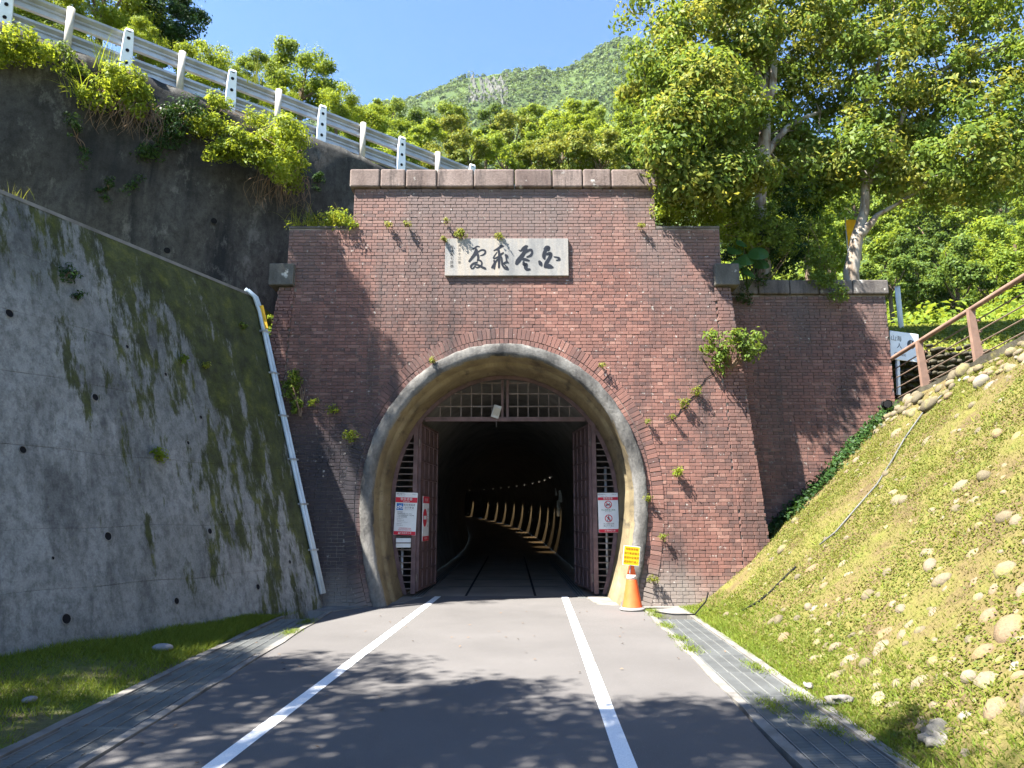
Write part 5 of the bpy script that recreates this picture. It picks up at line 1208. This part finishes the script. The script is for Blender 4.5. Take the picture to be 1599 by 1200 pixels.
plant('hanging_bush', wp_(430, 215, 0), [(wp_(330, 195, .35), (.42,.3,.24), 22), (wp_(375, 225, .6), (.5,.35,.38), 40), (wp_(430, 235, .9), (.55,.5,.55), 66), (wp_(455, 210, 1.3), (.34,.5,.42), 40), (wp_(445, 255, 1.6), (.30,.45,.40), 26), (wp_(340, 240, .5), (.3,.3,.2), 16), (wp_(455, 265, .4), (.3,.3,.42), 30)], M['leaf_bright'], 'big bright bush hanging over the dark upper wall left of the portal', 44, .075, .17, 24, 'bush')
plant('hanging_bush', wp_(300, 170, 0), [(wp_(285, 175, .3), (.55,.25,.3), 30), (wp_(265, 205, .2), (.5,.2,.25), 20), (wp_(240, 235, .2), (.35,.2,.25), 14)], M['leaf_dark'], 'dark creeper between the two bright clumps on the upper wall', 40, .07, .16, 12, 'bush')
plant('hanging_bush', wp_(190, 105, 0), [(wp_(190, 130, .4), (.55,.4,.32), 40), (wp_(215, 160, .35), (.38,.3,.35), 26), (wp_(150, 150, .35), (.3,.3,.25), 16)], M['leaf_bright'], 'bright leafy clump hanging below the second white guardrail post', 46, .07, .15, 12, 'bush')
plant('hanging_bush', wp_(20, 60, 0), [(wp_(15, 70, .4), (.55,.35,.36), 34), (wp_(60, 90, .35), (.35,.3,.2), 16), (wp_(-20, 60, .4), (.5,.4,.4), 20)], M['leaf_bright'], 'bright bush spilling over the wall at the left edge', 46, .075, .17, 10, 'bush')
plant('creeper', wp_(170, 300, 0), [(wp_(175, 295, .12), (.35,.08,.3), 16), (wp_(215, 285, .12), (.25,.08,.12), 7)], M['leaf_dark'], 'small dark creeper on the upper wall above the mossy wall', 26, .05, .10, 6)
plant('creeper', wp_(495, 285, 0), [(wp_(497, 280, .12), (.18,.08,.25), 12), (wp_(487, 340, .2), (.14,.1,.2), 8)], M['leaf_dark'], 'dark creeper on the upper wall beside the portal top', 26, .05, .10, 6)
plant('hanging_bush', wp_(110, 85, 0), [(wp_(95, 80, .2), (.35,.2,.16), 16), (wp_(125, 105, .2), (.3,.2,.16), 14)], M['leaf_tree'], 'low creeping clump on the wall top between the first two bright bushes', 40, .06, .14, 8, 'bush')
plant('hanging_bush', wp_(340, 160, 0), [(wp_(335, 160, .2), (.35,.2,.18), 18), (wp_(310, 190, .2), (.28,.2,.22), 14), (wp_(400, 185, .3), (.35,.2,.2), 18)], M['leaf_bright'], 'loose bright growth along the wall top left of the big hanging bush', 38, .065, .15, 10, 'bush')
plant('creeper', wp_(120, 215, 0), [(wp_(115, 190, .12), (.25,.08,.35), 12), (wp_(135, 240, .1), (.15,.06,.25), 7)], M['leaf_dark'], 'dark strands of creeper hanging on the upper wall at the left', 24, .05, .10, 6)
# dead roots and grass below the clumps
def roots(center, label, n=60, spread=.45, drop=.7):
    o = empty('dead_roots', center, label, 'roots'); mb = MB(); c = Vector(center)
    for k in range(n):
        a = c+Vector((GD.x, GD.y, 0))*random.uniform(-spread, spread)+Vector((0, 0, random.uniform(-.1, .2))); b = a+Vector((random.uniform(-.25, .25), random.uniform(-.25, .1), -random.uniform(.25, drop)))
        limb(mb, a, b, .007, .003, .35, 5, 3)
    mb.build('strands', M['root'], o, world=True)
roots(wp_(200, 165, .28), 'tangle of dry brown roots under the leafy clump on the upper wall', 90, .55, .75)
roots(wp_(440, 280, .25), 'dry roots hanging under the big bright bush', 70, .55, .8)
def grass_clump(name, base, n, h, mat, label, lean=.9, w=.02, dirv=(0, 0, 1)):
    o = empty(name, base, label, 'grass'); P = np.array(base)+rng.normal(size=(n, 3))*np.array((.10, .06, .02)); out = []
    for k in range(n):
        L = h*random.uniform(.5, 1.2); d = Vector((random.gauss(0, lean*.5), random.gauss(0, lean*.4)-.15, 1))+Vector(dirv)*.3; d.normalize(); p = Vector(P[k]); side = Vector((d.y, -d.x, 0)).normalized()*w*.5 if abs(d.x)+abs(d.y) > 1e-3 else Vector((w*.5, 0, 0)); prev = p
        for q in range(4):
            nx = prev+d*L/4; d = (d+Vector((0, 0, -.28*lean))).normalized(); w0, w1 = 1-q/4, 1-(q+1)/4; out.append((prev-side*w0, prev+side*w0, nx+side*w1, nx-side*w1)); prev = nx
    c = link('blades', npmesh('blades', np.array([[tuple(v) for v in q] for q in out]), 4, mat)); world_child(c, o); c['kind'] = 'stuff'; return o
grass_clump('grass_tuft', wp_(160, 110, .2), 40, .75, M['leaf_bright'], 'tall grass tuft beside the second white guardrail post', .6)
grass_clump('grass_tuft', wp_(125, 150, .3), 46, .6, M['leaf_bright'], 'grass tuft hanging on the upper wall left of the leafy clump', 1.3)
grass_clump('grass_tuft', wp_(395, 130, .1), 18, .7, M['leaf_yellow'], 'sapling-like grass tuft in front of the guardrail near its third white post', .4)
grass_clump('grass_tuft', wall_pt(5.0, WTOP, -.1), 16, .24, M['leaf_yellow'], 'little yellow grass tuft on top of the mossy wall', .9, .012)
# plants on the shoulders of the portal
plant('shoulder_plant', (X0-3.5, YF+.35, 7.15), [((X0-3.35, YF+.15, 7.3), (.45,.3,.16), 26), ((X0-3.0, YF+.1, 7.2), (.22,.2,.12), 12), ((X0-3.9, YF+.2, 7.22), (.35,.2,.08), 10)], M['leaf_bright'], 'bright green plant growing on the left shoulder of the portal', 44, .055, .13, 8)
for i, (x, lb) in enumerate(((-4.05, 'thin grass on the outer end of the left portal shoulder'), (-3.75, 'thin grass drooping over the left portal shoulder'), (-3.2, 'thin grass at the inner end of the left portal shoulder'))):
    grass_clump('grass_tuft', (X0+x, YF-.02, 7.16), 24, .5, M['leaf_yellow'], lb, 1.4, .012, (.2, -1.2, 0))
plant('shoulder_shrub', (X0+3.6, YF+.5, 7.1), [((X0+3.45, YF+.25, 7.75), (.55,.4,.5), 60), ((X0+4.1, YF+.35, 7.45), (.45,.35,.4), 40), ((X0+3.2, YF+.0, 7.5), (.3,.3,.4), 26), ((X0+4.7, YF+.7, 7.3), (.5,.4,.5), 40)], M['leaf_bright'], 'bright shrub under the pale tree on the right shoulder of the portal', 48, .07, .16, 14, 'shrub')
plant('shoulder_shrub', (5.0, 15.2, 6.0), [((5.1, 14.9, 7.2), (.7,.5,.8), 60), ((5.9, 15.0, 7.3), (.7,.5,.7), 60), ((6.4, 15.2, 8.3), (.7,.5,.6), 40)], M['leaf_dark'], 'dark shrub behind the wing wall below the first pale tree', 48, .08, .2, 12, 'shrub')
plant('shoulder_shrub', (5.1, 14.6, 6.2), [((5.0, 14.35, 7.55), (.5,.3,.65), 46), ((5.5, 14.4, 7.3), (.45,.3,.4), 30), ((4.55, 14.1, 7.7), (.35,.3,.4), 24)], M['leaf_tree'], 'leafy shrub hiding the foot of the first pale trunk', 48, .075, .16, 12, 'shrub')
plant('coping_shrub', (6.35, 14.8, 6.1), [((6.35, 14.55, 6.75), (.38,.3,.5), 44), ((6.2, 14.3, 6.35), (.3,.22,.25), 20), ((6.5, 14.1, 6.0), (.2,.12,.25), 10), ((6.3, 14.7, 7.4), (.3,.3,.4), 20)], M['leaf_tree'], 'leafy shrub spilling over the wing wall coping beside the trunk', 46, .06, .14, 12, 'shrub')
plant('coping_plant', (5.4, 14.85, 6.25), [((5.35, 14.75, 6.4), (.4,.15,.12), 22), ((5.85, 14.8, 6.42), (.3,.15,.14), 18)], M['leaf_yellow'], 'yellow-green weeds along the wing wall coping', 36, .05, .1, 6)
plant('coping_creeper', (4.75, 14.4, 6.1), [((4.7, 14.3, 5.95), (.2,.1,.3), 14), ((4.95, 14.3, 6.25), (.2,.1,.12), 8)], M['leaf_dark'], 'dark creeper hanging at the corner of portal and wing wall', 30, .045, .1, 5)
# big-leaved plant beside the pier cap
bl = empty('big_leaf_plant', (4.72, 14.25, 6.05), 'plant with large heart-shaped leaves beside the right pier cap', 'plant')
for px, py, r, ax in ((1148, 390, .17, .3), (1165, 405, .2, -.4), (1185, 395, .22, .2), (1152, 412, .15, .6), (1172, 425, .17, -.2), (1190, 412, .18, .5), (1160, 380, .13, 0)):
    c = at(px, py, 13.75+random.uniform(-.15, .2)); m = MB(); n = 14; rows = []
    q = (Vector((random.uniform(-.4, .4), -.75, .65)).normalized()).to_track_quat('Z', 'Y').to_matrix()
    def hp_(a, f):
        rr = r*f*(1-.28*math.cos(a)+.18*abs(math.cos(a/2))**6); return c+q@Vector((rr*math.sin(a)*.85, -rr*math.cos(a), -.25*r*f*f+.08*r*math.cos(2*a)*f))
    for f in (0.02, .4, .75, 1): rows.append([hp_(6.2832*k/n, f) for k in range(n+1)])
    m.grid(rows); m.tube([c, Vector((4.72, 14.2, 6.05))], .01, 5); m.build('leaf', M['leaf_big'], bl, smooth=True, world=True)
# plants rooted in the brick face
FACE = [(720,366,.14,30,'yellow-green fern tuft on the plaque top left','leaf_yellow'), (779,368,.08,14,'small yellow tuft on the middle of the plaque top','leaf_yellow'), (694,374,.05,8,'tiny tuft at the left top corner of the plaque','leaf_yellow'), (606,350,.06,10,'tiny fern left of the plaque, under the coping','leaf_yellow'), (636,350,.07,10,'fern on the bricks between shoulder and plaque','leaf_yellow'), (697,345,.04,6,'tiny sprig above the plaque left corner','leaf_yellow'), (1003,352,.05,8,'tiny sprig high on the right of the face','leaf_yellow'),
 (1087,610,.12,18,'upper yellow fern in the diagonal crack','leaf_yellow'), (1068,630,.11,16,'lower yellow fern in the diagonal crack','leaf_yellow'), (1050,650,.05,6,'small sprig at the low end of the diagonal crack','leaf_yellow'), (1059,738,.10,22,'round green plant on the lit bricks right of the arch','leaf_bright'), (675,563,.06,8,'small fern on the arch ring left of the crown','leaf_yellow'), (941,570,.04,6,'small sprig on the arch ring right of the crown','leaf_yellow'), (1012,658,.05,6,'sprig at the outer edge of the arch ring','leaf_yellow'), (1012,778,.07,9,'fern on the concrete rim at the right','leaf_yellow'), (1036,838,.06,8,'fern low on the right arch ring','leaf_yellow'), (1020,905,.10,12,'weeds at the foot of the right arch ring','leaf_yellow'),
 (548,680,.16,24,'fern hanging on the arch ring in the shaded left side','leaf_bright'), (520,640,.12,16,'trailing fern on the shaded bricks','leaf_bright'), (488,628,.10,12,'green tip of the creeper across the shaded bricks','leaf_bright')]
for px, py, r, n, lb, mt in FACE:
    c = at(px, py, YF-.10 if r < .2 else YF-.2); b = Vector((c.x, YF-.02, c.z-.03))
    plant('wall_fern', b, [((c.x, c.y, c.z), (r, .06 if r < .2 else .18, r*.75), n)], M[mt], lb, 9 if r < .2 else 14, .045 if r < .2 else .075, .06 if r < .2 else .1, max(3, n//5), aspect=.4)
sb = Vector((at(1140, 578, YF).x, YF-.03, at(1140, 578, YF).z))
plant('pier_sapling', sb, [(tuple(at(px, py, YF-dy)), (r, r*.8, r*.6), n) for px, py, dy, r, n in ((1112, 528, .25, .13, 9), (1105, 545, .2, .10, 6), (1122, 560, .2, .12, 8), (1132, 545, .3, .15, 11), (1150, 525, .3, .17, 14), (1165, 540, .3, .16, 13), (1180, 525, .25, .11, 7), (1172, 555, .3, .12, 8), (1128, 575, .15, .07, 4), (1183, 545, .25, .08, 4))], M['leaf_tree'], 'green sapling with drooping leaves growing out of the right pier', 13, .085, .16, 18, aspect=.5)
# creeper in the gap between concrete wall and portal
plant('gap_creeper', (-3.9, 13.45, 3.4), [(tuple(at(427, 515, 13.85)), (.10,.10,.35), 14), (tuple(at(440, 560, 13.7)), (.09,.10,.25), 12), (tuple(at(455, 600, 13.48)), (.13,.06,.25), 20), (tuple(at(462, 635, 13.48)), (.08,.06,.18), 10)], M['leaf_tree'], 'green creeper filling the gap between the concrete wall and the portal', 30, .065, .10, 12)
# plants on the mossy wall
WPL = [(103, 432, .18, 18, 'dark creeper high on the mossy wall', 'leaf_dark'), (118, 465, .10, 8, 'tail of creeper on the mossy wall', 'leaf_dark'), (243, 714, .16, 22, 'bright green fern growing from the middle of the mossy wall', 'leaf_bright'), (282, 560, .09, 8, 'small plant on the moss near the wall top', 'leaf_tree'), (318, 571, .06, 6, 'little yellow plant beside a weep pipe', 'leaf_yellow'), (376, 510, .07, 6, 'small green sprig near the far end of the mossy wall', 'leaf_tree')]
for px, py, r, n, lb, mt in WPL:
    c = on_wall(px, py); p = c+WN3*.06
    plant('wall_plant', c, [(tuple(p), (r*.7, r*.7, r*.8), n)], M[mt], lb, 12, .05, .07, 5)
# grass growing through the drains
TUF = [((-3.1, 11.6), 'yellow grass along the far end of the shaded drain'), ((-3.05, 10.6), 'grass tuft at the sunny edge of the shaded drain'), ((2.32, 12.3), 'grass at the far end of the sunny drain'), ((2.25, 11.2), 'grass tuft on the road edge of the sunny drain'), ((2.2, 10.1), 'second grass tuft on the road edge of the sunny drain'), ((2.16, 9.3), 'third grass tuft on the road edge of the sunny drain'), ((2.2, 6.6), 'low green weeds on the sunny drain'), ((2.55, 6.9), 'small weeds on the outer edge of the sunny drain'), ((2.4, 6.0), 'weeds near the front of the sunny drain'), ((2.6, 8.2), 'grass at the outer kerb of the sunny drain'), ((2.35, 12.9), 'leafy weeds at the foot of the arch beside the cone')]
for (x, y), lb in TUF:
    o = empty('drain_weeds', (x, y, .01), lb, 'weeds', 'weeds in the drains'); n = 300; P = np.array((x, y, .012))+rng.normal(size=(n, 3))*np.array((.06, .17, 0))
    c = link('blades', npmesh('blades', blades(P, .03, .009, .9), 3, M['grass_green'])); world_child(c, o)
# fallen leaves on road and drains
lf = leaf_quads(np.stack([rng.uniform(-3.4, 2.6, 70), rng.uniform(3, 13, 70), np.full(70, .014)], 1), rng.normal(size=(70, 3))*.15+np.array((0, 0, 1.)), .045, .6)
tag(link('fallen_leaves', npmesh('fallen_leaves', lf, 4, M['root'])), 'scattered dry fallen leaves on the road and drains', 'leaves', kind='stuff')

# ------------------------------------------------------------------ the air over the hillside
hz = MB(); hz.box((0, 0, 244), (2840, 2840, 491)); hm = bpy.data.materials.new('haze'); hm.use_nodes = True; ht_ = hm.node_tree
for n_ in list(ht_.nodes):
    if n_.type != 'OUTPUT_MATERIAL': ht_.nodes.remove(n_)
pv = ht_.nodes.new('ShaderNodeVolumePrincipled'); pv.inputs['Color'].default_value = (.80, .90, 1.0, 1); pv.inputs['Density'].default_value = .00007; pv.inputs['Anisotropy'].default_value = .2
ht_.links.new(pv.outputs[0], ht_.nodes['Material Output'].inputs['Volume'])
tag(hz.build('haze', hm), 'thin blue summer haze over the hills', 'haze', kind='stuff')
